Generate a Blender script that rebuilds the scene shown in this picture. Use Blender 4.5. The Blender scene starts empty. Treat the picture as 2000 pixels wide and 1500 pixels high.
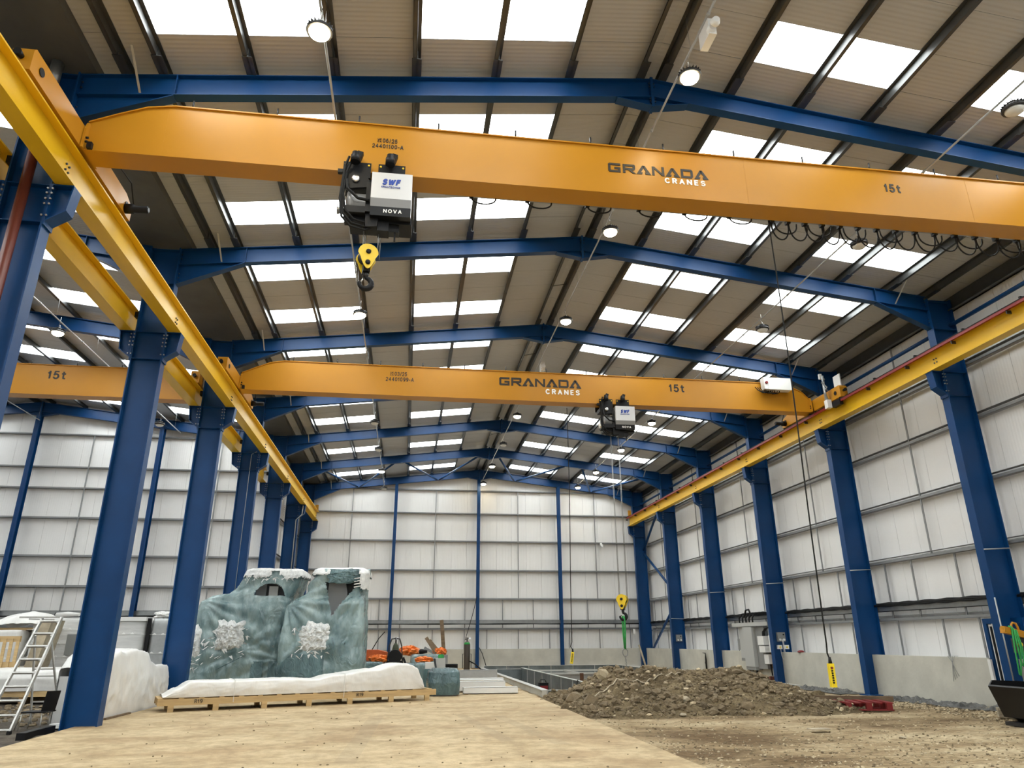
import bpy, bmesh, math, random
from mathutils import Vector, Matrix, noise
random.seed(7)
R = math.radians
scene = bpy.context.scene
COL = scene.collection

# ------------------------------------------------------------------ camera, world, exposure
cam_d = bpy.data.cameras.new('camera'); cam = bpy.data.objects.new('camera', cam_d); COL.objects.link(cam)
cam_d.sensor_width = 36.0; cam_d.lens = 1383.174 / 2000 * 36.0; cam_d.clip_start = 0.05; cam_d.clip_end = 400
FWD = Vector((0.13418456, 0.93068559, 0.34032168)); RGT = Vector((0.99001815, -0.14084471, -0.00518041)); UPV = Vector((-0.04311117, -0.33761977, 0.9402948))
M = Matrix((RGT, UPV, -FWD)).transposed().to_4x4(); M.translation = (0, 0, 1.764)
cam.matrix_world = M
scene.camera = cam
world = bpy.data.worlds.new('overcast_sky'); scene.world = world; world.use_nodes = True
world.node_tree.nodes['Background'].inputs[0].default_value = (0.86, 0.93, 1.0, 1)
world.node_tree.nodes['Background'].inputs[1].default_value = 1.6
scene.view_settings.view_transform = 'Standard'; scene.view_settings.look = 'None'
scene.view_settings.gamma = 1.0; scene.view_settings.use_curve_mapping = False
scene.view_settings.exposure = 0.08
cy = scene.cycles; cy.max_bounces = 6; cy.diffuse_bounces = 4; cy.glossy_bounces = 2; cy.transmission_bounces = 2; cy.transparent_max_bounces = 6
cy.caustics_reflective = False; cy.caustics_refractive = False; cy.use_adaptive_sampling = True; cy.adaptive_threshold = 0.08; cy.adaptive_min_samples = 16
PANE_LIGHT = 11.0      # daylight coming through the translucent roof sheets
LAMP_LIGHT = 75.0     # high bay lamp lenses

# ------------------------------------------------------------------ materials
MATS = {}
def mat(name, col, rough=0.6, metal=0.0, var=0.0, vscale=3.0, bump=0.0, bscale=20.0, col2=None, stretch=None, spec=0.5, emit=None, estr=0.0, alpha=None, detail=6.0, trans=0.0):
    m = bpy.data.materials.new(name); m.use_nodes = True
    nt = m.node_tree; b = nt.nodes['Principled BSDF']
    b.inputs['Base Color'].default_value = (*col, 1); b.inputs['Roughness'].default_value = rough
    b.inputs['Metallic'].default_value = metal; b.inputs['Specular IOR Level'].default_value = spec
    if trans: b.inputs['Transmission Weight'].default_value = trans
    if emit: b.inputs['Emission Color'].default_value = (*emit, 1); b.inputs['Emission Strength'].default_value = estr
    if alpha is not None: b.inputs['Alpha'].default_value = alpha
    if var > 0 or col2 or bump > 0:
        tc = nt.nodes.new('ShaderNodeTexCoord'); mp = nt.nodes.new('ShaderNodeMapping')
        geo = nt.nodes.new('ShaderNodeNewGeometry')
        nt.links.new(geo.outputs['Position'], mp.inputs[0])
        if stretch: mp.inputs['Scale'].default_value = stretch
    if var > 0 or col2:
        n = nt.nodes.new('ShaderNodeTexNoise'); n.inputs['Scale'].default_value = vscale; n.inputs['Detail'].default_value = detail; n.inputs['Roughness'].default_value = 0.6
        nt.links.new(mp.outputs[0], n.inputs['Vector'])
        rmp = nt.nodes.new('ShaderNodeValToRGB'); rmp.color_ramp.elements[0].position = 0.32; rmp.color_ramp.elements[1].position = 0.68
        c2 = col2 or tuple(min(1, c * (1 + var)) for c in col)
        c1 = col if col2 else tuple(c * (1 - var) for c in col)
        rmp.color_ramp.elements[0].color = (*c1, 1); rmp.color_ramp.elements[1].color = (*c2, 1)
        nt.links.new(n.outputs['Fac'], rmp.inputs[0]); nt.links.new(rmp.outputs[0], b.inputs['Base Color'])
    if bump > 0:
        n2 = nt.nodes.new('ShaderNodeTexNoise'); n2.inputs['Scale'].default_value = bscale; n2.inputs['Detail'].default_value = 4
        nt.links.new(mp.outputs[0], n2.inputs['Vector'])
        bp = nt.nodes.new('ShaderNodeBump'); bp.inputs['Strength'].default_value = bump; bp.inputs['Distance'].default_value = 0.02
        nt.links.new(n2.outputs['Fac'], bp.inputs['Height']); nt.links.new(bp.outputs[0], b.inputs['Normal'])
    MATS[name] = m
    return m
def ribbed(name, col, axis, pitch, strength=0.35, rough=0.45, var=0.03):
    """profiled sheet: micro-ribs as fine relief along one axis"""
    m = mat(name, col, rough, 0.0, var, 0.35)
    nt = m.node_tree; b = nt.nodes['Principled BSDF']
    geo = nt.nodes.new('ShaderNodeNewGeometry'); sep = nt.nodes.new('ShaderNodeSeparateXYZ'); nt.links.new(geo.outputs['Position'], sep.inputs[0])
    mul = nt.nodes.new('ShaderNodeMath'); mul.operation = 'MULTIPLY'; mul.inputs[1].default_value = 2 * math.pi / pitch
    nt.links.new(sep.outputs['XYZ'.index(axis)], mul.inputs[0])
    sn = nt.nodes.new('ShaderNodeMath'); sn.operation = 'SINE'; nt.links.new(mul.outputs[0], sn.inputs[0])
    bp = nt.nodes.new('ShaderNodeBump'); bp.inputs['Strength'].default_value = strength; bp.inputs['Distance'].default_value = 0.006
    nt.links.new(sn.outputs[0], bp.inputs['Height']); nt.links.new(bp.outputs[0], b.inputs['Normal'])
    return m
mat('blue', (0.002, 0.043, 0.150), 0.40, 0.0, 0.10, 1.2, bump=0.05, bscale=6, spec=0.3)
mat('crane_orange', (0.50, 0.222, 0.012), 0.36, 0.0, 0.04, 0.8, spec=0.38)
mat('runway_yellow', (0.74, 0.455, 0.014), 0.36, 0.0, 0.07, 2.0, stretch=(1, 0.25, 1), spec=0.38)
mat('galv', (0.30, 0.31, 0.31), 0.35, 0.75, 0.10, 4.0)
mat('galv_pale', (0.42, 0.43, 0.43), 0.4, 0.45, 0.08, 5.0)
mat('galv_girt', (0.27, 0.275, 0.28), 0.42, 0.35, 0.06, 3.0)
mat('purlin', (0.085, 0.088, 0.088), 0.36, 0.55, 0.10, 3.0)
mat('gutter', (0.10, 0.10, 0.095), 0.5, 0.2, 0.15, 1.2)
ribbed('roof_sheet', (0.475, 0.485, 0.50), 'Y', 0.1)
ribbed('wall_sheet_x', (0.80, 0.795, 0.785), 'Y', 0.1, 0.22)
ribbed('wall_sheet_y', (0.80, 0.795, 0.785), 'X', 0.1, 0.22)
mat('concrete', (0.52, 0.505, 0.44), 0.85, 0.0, 0.12, 1.1, bump=0.15, bscale=14)
mat('pane', (0.9, 0.92, 0.93), 0.5, emit=(0.95, 1.0, 1.0), estr=PANE_LIGHT)
mat('lamp_lens', (1, 0.95, 0.85), 0.4, emit=(1.0, 0.82, 0.52), estr=LAMP_LIGHT)
mat('lens_off', (0.75, 0.75, 0.72), 0.3)
mat('black', (0.009, 0.009, 0.010), 0.45, spec=0.22)
mat('black_gloss', (0.008, 0.008, 0.009), 0.3, spec=0.3)
mat('rubber', (0.012, 0.012, 0.012), 0.6, spec=0.2)
mat('dark_steel', (0.05, 0.05, 0.052), 0.4, 0.6)
mat('silver', (0.62, 0.62, 0.62), 0.35, 0.25)
mat('silver_dark', (0.30, 0.30, 0.30), 0.35, 0.3)
mat('chrome', (0.75, 0.75, 0.75), 0.2, 0.9)
mat('white_paint', (0.78, 0.78, 0.76), 0.45)
mat('white_text', (0.9, 0.9, 0.88), 0.5)
mat('blue_text', (0.01, 0.05, 0.33), 0.5)
mat('black_text', (0.02, 0.016, 0.012), 0.5)
mat('conductor_red', (0.22, 0.012, 0.012), 0.45)
mat('downpipe_red', (0.13, 0.03, 0.018), 0.4)
mat('hook_yellow', (0.84, 0.58, 0.022), 0.4)
mat('pendant_yellow', (0.90, 0.68, 0.015), 0.4)
mat('rope', (0.30, 0.30, 0.29), 0.35, 0.7)
mat('sling_green', (0.03, 0.32, 0.07), 0.7, 0, 0.2, 12)
mat('bolt', (0.35, 0.35, 0.35), 0.35, 0.8)
mat('bolt_dark', (0.02, 0.03, 0.05), 0.4, 0.3)
mat('red_plastic', (0.20, 0.010, 0.012), 0.45)

# ------------------------------------------------------------------ mesh helpers
class MB:
    def __init__(s): s.v = []; s.f = []; s.sm = []
    def add(s, vs, fs, smooth=False):
        o = len(s.v); s.v += [tuple(v) for v in vs]
        s.f += [tuple(i + o for i in f) for f in fs]; s.sm += [smooth] * len(fs); return s
    def box(s, x0, x1, y0, y1, z0, z1):
        return s.add([(x0,y0,z0),(x1,y0,z0),(x1,y1,z0),(x0,y1,z0),(x0,y0,z1),(x1,y0,z1),(x1,y1,z1),(x0,y1,z1)],
                     [(3,2,1,0),(4,5,6,7),(0,1,5,4),(1,2,6,5),(2,3,7,6),(3,0,4,7)])
    def bar(s, p, q, w, h, up=(0, 0, 1)):
        """rectangular bar from p to q, w across, h along up"""
        p = Vector(p); q = Vector(q); d = (q - p).normalized(); u = Vector(up)
        sd = d.cross(u)
        if sd.length < 1e-4: sd = d.cross(Vector((0, 1, 0)))
        sd.normalize(); u = sd.cross(d).normalized(); a = sd * w / 2; b = u * h / 2
        vs = [p-a-b, p+a-b, p+a+b, p-a+b, q-a-b, q+a-b, q+a+b, q-a+b]
        return s.add(vs, [(0,1,2,3),(7,6,5,4),(0,4,5,1),(1,5,6,2),(2,6,7,3),(3,7,4,0)])
    def prism(s, poly, axis, a, b):
        """poly in the plane of the other two axes (in XYZ order), extruded a..b on axis"""
        n = len(poly)
        def P(t, w):
            if axis == 'X': return (w, t[0], t[1])
            if axis == 'Y': return (t[0], w, t[1])
            return (t[0], t[1], w)
        vs = [P(t, a) for t in poly] + [P(t, b) for t in poly]
        fs = [tuple(range(n)), tuple(range(2*n-1, n-1, -1))] + [(i, i+n, (i+1) % n + n, (i+1) % n) for i in range(n)]
        return s.add(vs, fs)
    def tube(s, pts, r, n=8, cap=True, smooth=True):
        pts = [Vector(p) for p in pts]; m = len(pts); rr = r if isinstance(r, (list, tuple)) else [r] * m
        ref = None; vs = []
        for i, p in enumerate(pts):
            d = (pts[min(i+1, m-1)] - pts[max(i-1, 0)]).normalized()
            if ref is None:
                ref = d.orthogonal().normalized()
            ref = (ref - d * ref.dot(d))
            if ref.length < 1e-5: ref = d.orthogonal()
            ref.normalize(); sd = d.cross(ref)
            for k in range(n):
                a = 2 * math.pi * k / n; vs.append(p + ref * (math.cos(a) * rr[i]) + sd * (math.sin(a) * rr[i]))
        fs = []
        for i in range(m - 1):
            for k in range(n): fs.append((i*n+k, i*n+(k+1) % n, (i+1)*n+(k+1) % n, (i+1)*n+k))
        s.add(vs, fs, smooth)
        if cap:
            o = len(s.v) - len(vs); s.f += [tuple(o + k for k in range(n-1, -1, -1)), tuple(o + (m-1)*n + k for k in range(n))]; s.sm += [False, False]
        return s
    def cyl(s, p, q, r, n=12, r2=None): return s.tube([p, q], [r, r if r2 is None else r2], n)
    def lathe(s, prof, c, n=16, axis='Z', smooth=True):
        """prof: list of (radius, height) about an axis through c"""
        vs = []
        for (r, h) in prof:
            for k in range(n):
                a = 2*math.pi*k/n; x, y = r*math.cos(a), r*math.sin(a)
                vs.append((c[0]+x, c[1]+y, c[2]+h) if axis == 'Z' else ((c[0]+x, c[1]+h, c[2]+y) if axis == 'Y' else (c[0]+h, c[1]+x, c[2]+y)))
        fs = []
        for i in range(len(prof)-1):
            for k in range(n): fs.append((i*n+k, i*n+(k+1) % n, (i+1)*n+(k+1) % n, (i+1)*n+k))
        s.add(vs, fs, smooth)
        o = len(s.v) - len(vs); m = len(prof)
        s.f += [tuple(o+k for k in range(n-1, -1, -1)), tuple(o+(m-1)*n+k for k in range(n))]; s.sm += [False, False]
        return s
    def isec(s, p, q, depth, width, tf=0.02, tw=0.012, up=(0, 0, 1)):
        """I-section member, p..q on its centre line"""
        p = Vector(p); q = Vector(q); d = (q-p).normalized(); u = Vector(up); sd = d.cross(u).normalized(); u = sd.cross(d).normalized()
        h = depth/2; off = u*(h - tf/2)
        s.bar(p+off, q+off, width, tf, u); s.bar(p-off, q-off, width, tf, u); s.bar(p, q, tw, depth-2*tf, u)
        return s
    def grid(s, fn, nu, nv, smooth=True, closed_u=False):
        vs = [fn(i/(nu-1), j/(nv-1)) for j in range(nv) for i in range(nu)]
        fs = [(j*nu+i, j*nu+i+1, (j+1)*nu+i+1, (j+1)*nu+i) for j in range(nv-1) for i in range(nu-1)]
        return s.add(vs, fs, smooth)
    def mesh(s, name, m, org=(0, 0, 0)):
        me = bpy.data.meshes.new(name); ox, oy, oz = org
        me.from_pydata([(x-ox, y-oy, z-oz) for x, y, z in s.v], [], s.f)
        if any(s.sm): me.polygons.foreach_set('use_smooth', s.sm)
        for mm in (m if isinstance(m, (list, tuple)) else [m]): me.materials.append(MATS[mm] if isinstance(mm, str) else mm)
        me.update(); return me
    def build(s, name, m, parent=None):
        org = parent.get('_o', (0, 0, 0)) if parent is not None else (0, 0, 0)
        o = bpy.data.objects.new(name, s.mesh(name, m, org)); COL.objects.link(o)
        if parent is not None: o.parent = parent
        o['_o'] = tuple(float(c) for c in org)
        return o
def thing(name, label, cat, loc=(0, 0, 0), group=None, kind=None):
    o = bpy.data.objects.new(name, None); COL.objects.link(o); o.location = loc; o.empty_display_size = 0.2
    o['_o'] = tuple(float(c) for c in loc)
    if label: o['label'] = label
    if cat: o['category'] = cat
    if group: o['group'] = group
    if kind: o['kind'] = kind
    return o
def tag(o, label, cat, group=None, kind=None):
    o['label'] = label
    if cat: o['category'] = cat
    if group: o['group'] = group
    if kind: o['kind'] = kind
    return o
def inst(me, name, parent, loc, rot=None):
    o = bpy.data.objects.new(name, me); COL.objects.link(o); o.parent = parent
    org = parent.get('_o', (0, 0, 0)) if parent is not None else (0, 0, 0)
    o.location = Vector(loc) - Vector(org)
    if rot: o.rotation_euler = rot
    o['_o'] = tuple(float(c) for c in loc)
    return o
def dup(root, dloc, label=None, group=None):
    """a thing, its parts and their sub-parts, moved by dloc; shares mesh data"""
    def cp(o, par):
        c = o.copy(); COL.objects.link(c); c.parent = par
        for ch in KIDS.get(o.name, []): cp(ch, c)
        return c
    r = cp(root, None); r.location = Vector(root.location) + Vector(dloc)
    r['_o'] = tuple(r.location)
    if label: r['label'] = label
    if group: r['group'] = group
    return r
KIDS = {}
def index_kids():
    KIDS.clear()
    for o in COL.objects:
        if o.parent: KIDS.setdefault(o.parent.name, []).append(o)
def block_letters(word, h, wl, gap, t):
    """wide block letters with open A's; returns MB in XZ plane, left at 0, base at 0"""
    mb = None; x0 = 0; out = []
    def q(pts): mb.prism([(x0 + p[0]*wl, p[1]*h) for p in pts], 'Y', -0.0004*(len(mb.f) % 7), 0.006)
    tx, tz = t*h/wl, t
    for ch in word:
        mb = MB(); out.append(mb)
        if ch == 'G':
            q([(0,.12),(tx,.2),(tx,.8),(0,.88)]); q([(0,.88),(tx,.8),(tx,1-tz),(1,1-tz),(1,1),(.1,1)]); q([(0,.12),(.1,0),(1,0),(1,tz),(tx,tz),(tx,.2)])
            q([(1-tx,tz),(1,tz),(1,.58),(1-tx,.58)]); q([(.5,.58-tz),(1-tx,.58-tz),(1-tx,.58),(.5,.58)])
        elif ch == 'R':
            q([(0,0),(tx,0),(tx,1),(0,1)]); q([(tx,1-tz),(.9,1-tz),(1,.92),(.92,1),(tx,1)]); q([(1-tx,.45),(1,.5),(1,.92),(1-tx,1-tz)])
            q([(tx,.36),(.9,.36),(1,.5),(1-tx,.36+tz),(tx,.36+tz)]); q([(.45,.36),(.72,.36),(1.05,0),(.78,0)])
        elif ch == 'A':
            q([(-.1,0),(.16,0),(.56,.8),(.5,1),(.4,1)]); q([(1.1,0),(.84,0),(.46,.8),(.44,1),(.6,1)])
            q([(.16,0),(.36,0),(.42,tz),(.25,tz)]); q([(.84,0),(.64,0),(.6,tz),(.76,tz)])
        elif ch == 'N':
            q([(0,0),(tx,0),(tx,1),(0,1)]); q([(1-tx,0),(1,0),(1,1),(1-tx,1)]); q([(tx,1),(tx,.72),(1-tx,0),(1-tx,.28)])
        elif ch == 'D':
            q([(0,0),(tx,0),(tx,1),(0,1)]); q([(tx,1-tz),(.85,1-tz),(1-tx,.78),(1,.82),(.88,1),(tx,1)]); q([(tx,0),(.88,0),(1,.18),(1-tx,.22),(.85,tz),(tx,tz)])
            q([(1-tx,.22),(1,.18),(1,.82),(1-tx,.78)])
        x0 += wl + gap
    return out, x0 - gap

def arc(cx, cy, rx, ry, a0, a1, n=10): return [(cx + rx*math.cos(R(a0+(a1-a0)*k/n)), cy + ry*math.sin(R(a0+(a1-a0)*k/n))) for k in range(n+1)]
GLYPH = {   # centre lines in a unit box: (advance width, strokes)
 '0': (0.62, [arc(.5, .5, .5, .5, 0, 360, 18)]), '1': (0.40, [[(.0, .74), (.35, .84), (.62, 1), (.62, 0)]]),
 '2': (0.62, [arc(.5, .70, .48, .30, 165, -30, 10) + [(.0, 0), (1, 0)]]),
 '3': (0.62, [arc(.45, .75, .45, .25, 160, -90, 10) + arc(.45, .26, .52, .26, 90, -160, 10)]),
 '4': (0.66, [[(.72, 0), (.72, 1), (0, .28), (1, .28)]]),
 '5': (0.62, [[(.92, 1), (.16, 1), (.06, .50)] + arc(.45, .32, .52, .32, 140, -155, 12)]),
 '6': (0.62, [arc(.5, .31, .5, .31, 0, 360, 14), arc(.62, .40, .62, .60, 75, 180, 8)]),
 '9': (0.62, [arc(.5, .69, .5, .31, 0, 360, 14), arc(.38, .60, .62, .60, 255, 360, 8)]),
 't': (0.50, [[(.42, .96), (.42, .20), (.52, .03), (.95, 0.0)], [(0, .70), (.95, .70)]]),
 '/': (0.40, [[(0, -.05), (1, 1.05)]]), '-': (0.38, [[(0, .42), (1, .42)]]),
 'A': (0.74, [[(0, 0), (.5, 1), (1, 0)], [(.2, .34), (.8, .34)]]),
 'C': (0.72, [arc(.52, .5, .52, .5, 42, 318, 16)]), 'E': (0.58, [[(1, 1), (0, 1), (0, 0), (1, 0)], [(0, .52), (.88, .52)]]),
 'F': (0.60, [[(1, 1), (0, 1), (0, 0)], [(0, .50), (.86, .50)]]), 'H': (0.68, [[(0, 0), (0, 1)], [(1, 0), (1, 1)], [(0, .5), (1, .5)]]),
 'I': (0.14, [[(.5, 0), (.5, 1)]]), 'K': (0.66, [[(0, 0), (0, 1)], [(1, 1), (.05, .42)], [(.3, .6), (1, 0)]]),
 'N': (0.72, [[(0, 0), (0, 1), (1, 0), (1, 1)]]), 'O': (0.80, [arc(.5, .5, .5, .5, 0, 360, 18)]),
 'R': (0.66, [[(0, 0), (0, 1), (.6, 1)] + arc(.62, .76, .36, .24, 90, -90, 8) + [(0, .52)], [(.5, .52), (1, 0)]]),
 'S': (0.66, [arc(.5, .76, .46, .24, 25, 255, 10) + arc(.5, .25, .48, .25, 75, -155, 10)]),
 'T': (0.62, [[(0, 1), (1, 1)], [(.5, 1), (.5, 0)]]), 'U': (0.66, [[(0, 1), (0, .35)] + arc(.5, .35, .5, .35, 180, 360, 8) + [(1, 1)]]),
 'V': (0.72, [[(0, 1), (.5, 0), (1, 1)]]), 'W': (1.0, [[(0, 1), (.26, 0), (.5, .9), (.74, 0), (1, 1)]]), ' ': (0.35, [])}
def strokes(text, h, width, t, m, gap=0.16, shear=0.0, dep=0.005, split=False):
    """sans lettering from centre-line strokes, standing in XZ facing -Y; total width is fitted"""
    mb = MB(); x = 0.0; th = t*h; nseg = 0; spans = []
    for ch in text:
        spans.append(len(mb.v))
        w, sts = GLYPH[ch]; w *= h; iw = max(w - th, 0.001)
        for st in sts:
            P = [(x + th/2 + p[0]*iw, th/2 + p[1]*(h - th)) for p in st]
            for (ax, az), (bx, bz) in zip(P, P[1:]):
                d = math.hypot(bx-ax, bz-az)
                if d < 1e-6: continue
                ux, uz = (bx-ax)/d*th*0.5, (bz-az)/d*th*0.5
                ax_, az_, bx_, bz_ = ax-ux*0.55, az-uz*0.55, bx+ux*0.55, bz+uz*0.55
                mb.prism([(ax_-uz, az_+ux), (ax_+uz, az_-ux), (bx_+uz, bz_-ux), (bx_-uz, bz_+ux)], 'Y', -dep-0.0004*(nseg % 9), 0.0); nseg += 1
        x += w + gap*h
    tot = x - gap*h; k = width/tot
    mb.v = [(vx*k + shear*vz, vy, vz) for vx, vy, vz in mb.v]
    if not split: return mb.mesh('lettering', m)
    out = []; spans.append(len(mb.v))
    for a_, b_ in zip(spans, spans[1:]):
        one = MB(); one.v = mb.v[a_:b_]; one.f = [tuple(i-a_ for i in f) for f in mb.f if a_ <= f[0] < b_]; one.sm = [False]*len(one.f); out.append(one.mesh('letter', m))
    return out
# ------------------------------------------------------------------ lettering meshes (made first, while the scene is small)
TXT = {}
TXT['cap_s'] = strokes('15t', 0.20, 0.37, 0.17, 'black_text', split=True); TXT['cap_l'] = strokes('15t', 0.30, 0.60, 0.17, 'black_text', split=True)
TXT['cranes_s'] = strokes('CRANES', 0.125, 0.83, 0.20, 'white_text', 0.30, split=True); TXT['cranes_l'] = strokes('CRANES', 0.195, 1.25, 0.20, 'white_text', 0.30, split=True)
TXT['date1'] = strokes('06/25', 0.09, 0.27, 0.15, 'black_text'); TXT['ser1'] = strokes('24401100-A', 0.09, 0.57, 0.15, 'black_text')
TXT['date2'] = strokes('03/25', 0.15, 0.43, 0.15, 'black_text'); TXT['ser2'] = strokes('24401099-A', 0.15, 0.97, 0.15, 'black_text')
TXT['uk'] = strokes('UK', 0.042, 0.075, 0.16, 'black_text'); TXT['ca'] = strokes('CA', 0.042, 0.075, 0.16, 'black_text')
TXT['swf'] = strokes('SWF', 0.125, 0.31, 0.26, 'blue_text', 0.12, 0.22); TXT['kran'] = strokes('KRANTECHNIK', 0.036, 0.33, 0.15, 'blue_text')
TXT['nova'] = strokes('NOVA', 0.075, 0.32, 0.18, 'white_text', 0.25); TXT['r19'] = strokes('R19', 0.09, 0.19, 0.14, 'black_text')

# ------------------------------------------------------------------ building grid (metres; X across, Y down the hall, Z up)
FY = [11.121, 17.294, 23.387, 29.516, 35.506, 41.355, 47.249]      # near face of each portal frame
CY = [y + 0.13 for y in FY]                                        # frame centre lines
NAMES = ['nearest', 'second', 'third', 'fourth', 'fifth', 'sixth', 'farthest']
XR, ZR, SL = 4.565, 12.729, 0.1165                                 # ridge, rafter top, slope
LX0, LX1 = -6.98, -6.25                                            # left column row (section depth)
RX0, RX1 = 15.17, 15.95                                            # right column row
ZC = 9.065                                                         # corbel top
def rz(x): return ZR - SL * abs(x - XR)                            # rafter top, main hall
LXR = -17.9; LZR = 11.5 + SL * (-6.98 - LXR)
def lz(x): return LZR - SL * abs(x - LXR)                          # rafter top, side hall
SH = 0.22                                                          # sheet above rafter top
YB = -13.0                                                         # back of the hall behind the camera
YE = 47.85                                                         # cladding of the end wall
YL = 36.05                                                         # cladding of the side hall's end wall

# roof sheets: one 1 m wide module after the other, translucent ones between purlins
ceil = thing('ceiling', 'pale ribbed roof sheets with white rooflights over the main hall', None, (0, 0, 11), kind='structure')
ceil2 = thing('ceiling', 'pale ribbed roof of the side hall beyond the left columns', None, (-12, 0, 11), kind='structure')
ROWS = []     # (y0, y1, is_rooflight)
frames_y = [FY[0] - 6.12 * k for k in (4, 3, 2, 1)] + FY
mods = []
for i, y in enumerate(frames_y):
    nxt = frames_y[i+1] if i + 1 < len(frames_y) else y + 6
    mods += [(y - 1.7, y - 0.7, True), (y - 0.7, y + 0.33, False), (y + 0.33, y + 1.37, False), (y + 1.37, y + 2.37, True), (y + 2.37, (y + 2.37 + nxt - 1.7) / 2, False), ((y + 2.37 + nxt - 1.7) / 2, nxt - 1.7, False)]
def roof_slope(parent, zf, xa, xb, lights, ylim, mat_sheet='roof_sheet'):
    """xa = eave side, xb = ridge side; lights = list of (x0, x1)"""
    cache = {}
    for (y0, y1, lit) in mods:
        if y0 > ylim: continue
        y1 = min(y1, ylim + 0.2)
        lo, hi = min(xa, xb), max(xa, xb)
        cuts = [(lo, hi, False)]
        if lit and y1 < ylim:
            cuts = []; x = lo
            for (a, b) in sorted(lights): cuts += [(x, a, False), (a, b, True)]; x = b
            cuts.append((x, hi, False))
        for (a, b, pane) in cuts:
            w = y1 - y0; key = (round(a, 2), round(b, 2), pane, round(w, 2))
            if key not in cache:
                g = 0.006
                za, zb = zf(a) + SH, zf(b) + SH
                th = 0.05 if pane else 0.08
                up = 0.012 if pane else 0.0
                m = MB().prism([(a, za+up), (b, zb+up), (b, zb+th), (a, za+th)], 'Y', g, w - g)
                me = m.mesh('sheet', 'pane' if pane else mat_sheet); cache[key] = me
            o = inst(cache[key], 'rooflight_pane' if pane else 'roof_panel', parent, (0, y0, 0))
LIGHTS_L = [(-4.82, -1.80), (-0.22, 2.82)]; LIGHTS_R = [(6.31, 9.39), (10.95, 14.03)]
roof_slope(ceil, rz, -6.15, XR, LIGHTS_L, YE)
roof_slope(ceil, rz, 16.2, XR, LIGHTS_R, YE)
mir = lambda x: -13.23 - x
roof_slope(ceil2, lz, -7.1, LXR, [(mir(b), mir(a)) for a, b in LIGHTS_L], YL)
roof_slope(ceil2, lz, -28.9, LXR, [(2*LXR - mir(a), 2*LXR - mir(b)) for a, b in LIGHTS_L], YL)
# purlins (galvanised zed sections)
PUR_L = [-5.50, -4.86, -3.32, -1.80, -0.25, 1.31, 2.82, 4.33]
PUR_R = [4.80, 6.29, 7.83, 9.39, 10.93, 12.49, 14.03, 15.25]
def purlin(parent, x, zf, s, y0, y1):
    z = zf(x); t = 0.012; d = 0.20; w = 0.075
    m = MB().box(x - t/2, x + t/2, y0, y1, z + 0.015, z + d + 0.015)
    m.box(min(x, x + s*w), max(x, x + s*w), y0, y1, z + 0.015, z + 0.015 + t).box(min(x, x - s*w), max(x, x - s*w), y0, y1, z + d, z + d + t)
    xw = x + s*w; m.box(min(xw, xw - s*0.008), max(xw, xw - s*0.008), y0, y1, z + 0.015, z + 0.045)
    o = m.build('purlin', 'purlin', parent)
    return o
for x in PUR_L: purlin(ceil, x, rz, -1, YB, YE)
for x in PUR_R: purlin(ceil, x, rz, 1, YB, YE)
for x in PUR_L: purlin(ceil2, mir(x), lz, 1, YB, YL)
for x in PUR_L[2:]: purlin(ceil2, 2*LXR - mir(x), lz, -1, YB, YL)
# purlin sleeves and cleats at the frames
sl_me = MB().box(-0.09, 0.09, -0.55, 0.55, 0.0, 0.012).box(-0.010, 0.022, -0.55, 0.55, 0.0, 0.19).mesh('sleeve', 'purlin')
for i, y in enumerate(CY):
    for x in PUR_L + PUR_R: inst(sl_me, 'purlin_sleeve', ceil, (x, y, rz(x) + 0.002))
# ridge anti-sag rods
for i in range(len(CY)-1):
    ym = (CY[i] + CY[i+1]) / 2
    MB().cyl((4.33, ym, rz(4.33)+0.05), (4.80, ym, rz(4.8)+0.16), 0.012, 6).build('ridge_tie', 'purlin', ceil)
# valley gutter between the two halls, eaves beam on the right
g = MB(); zg = 11.52
g.box(-7.25, -6.02, YB, YE, zg, zg+0.03).box(-7.28, -7.25, YB, YE, zg, zg+0.35).box(-6.02, -5.99, YB, YE, zg, zg+0.35)
tag(g.build('valley_gutter', 'gutter'), 'dark grey valley gutter running above the left column row', 'gutter', kind='structure')
g = MB().box(16.02, 16.10, YB, YE, 11.10, 11.55).box(15.90, 16.10, YB, YE, 11.10, 11.13)
tag(g.build('eaves_beam', 'purlin'), 'grey eaves beam along the top of the right wall', 'beam')

# ------------------------------------------------------------------ walls
WR = thing('wall_right', 'right side wall of pale cladding, grey rails and concrete panels', None, (16, 20, 0), kind='structure')
WE = thing('wall_end', 'far end wall of pale cladding with grey rails', None, (5, 47.8, 0), kind='structure')
WL = thing('wall_side_end', 'end wall of the side hall beyond the left columns', None, (-17, 36, 0), kind='structure')
WN = thing('wall_left', 'pale left wall of the far two bays', None, (-7, 42, 0), kind='structure')
WB = thing('wall_back', 'wall behind the viewer', None, (0, YB, 0), kind='structure')
WO = thing('wall_outer', 'outer wall of the side hall', None, (-29, 10, 0), kind='structure')
def gable(x, zf): return zf(x) + SH
# right wall sheets, 1 m modules
me = MB().box(0, 0.06, 0.005, 0.995, 1.0, 11.62).mesh('panel', 'wall_sheet_x')
y = YB
while y < YE:
    inst(me, 'wall_panel', WR, (16.20, y, 0)); y += 1.0
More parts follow.
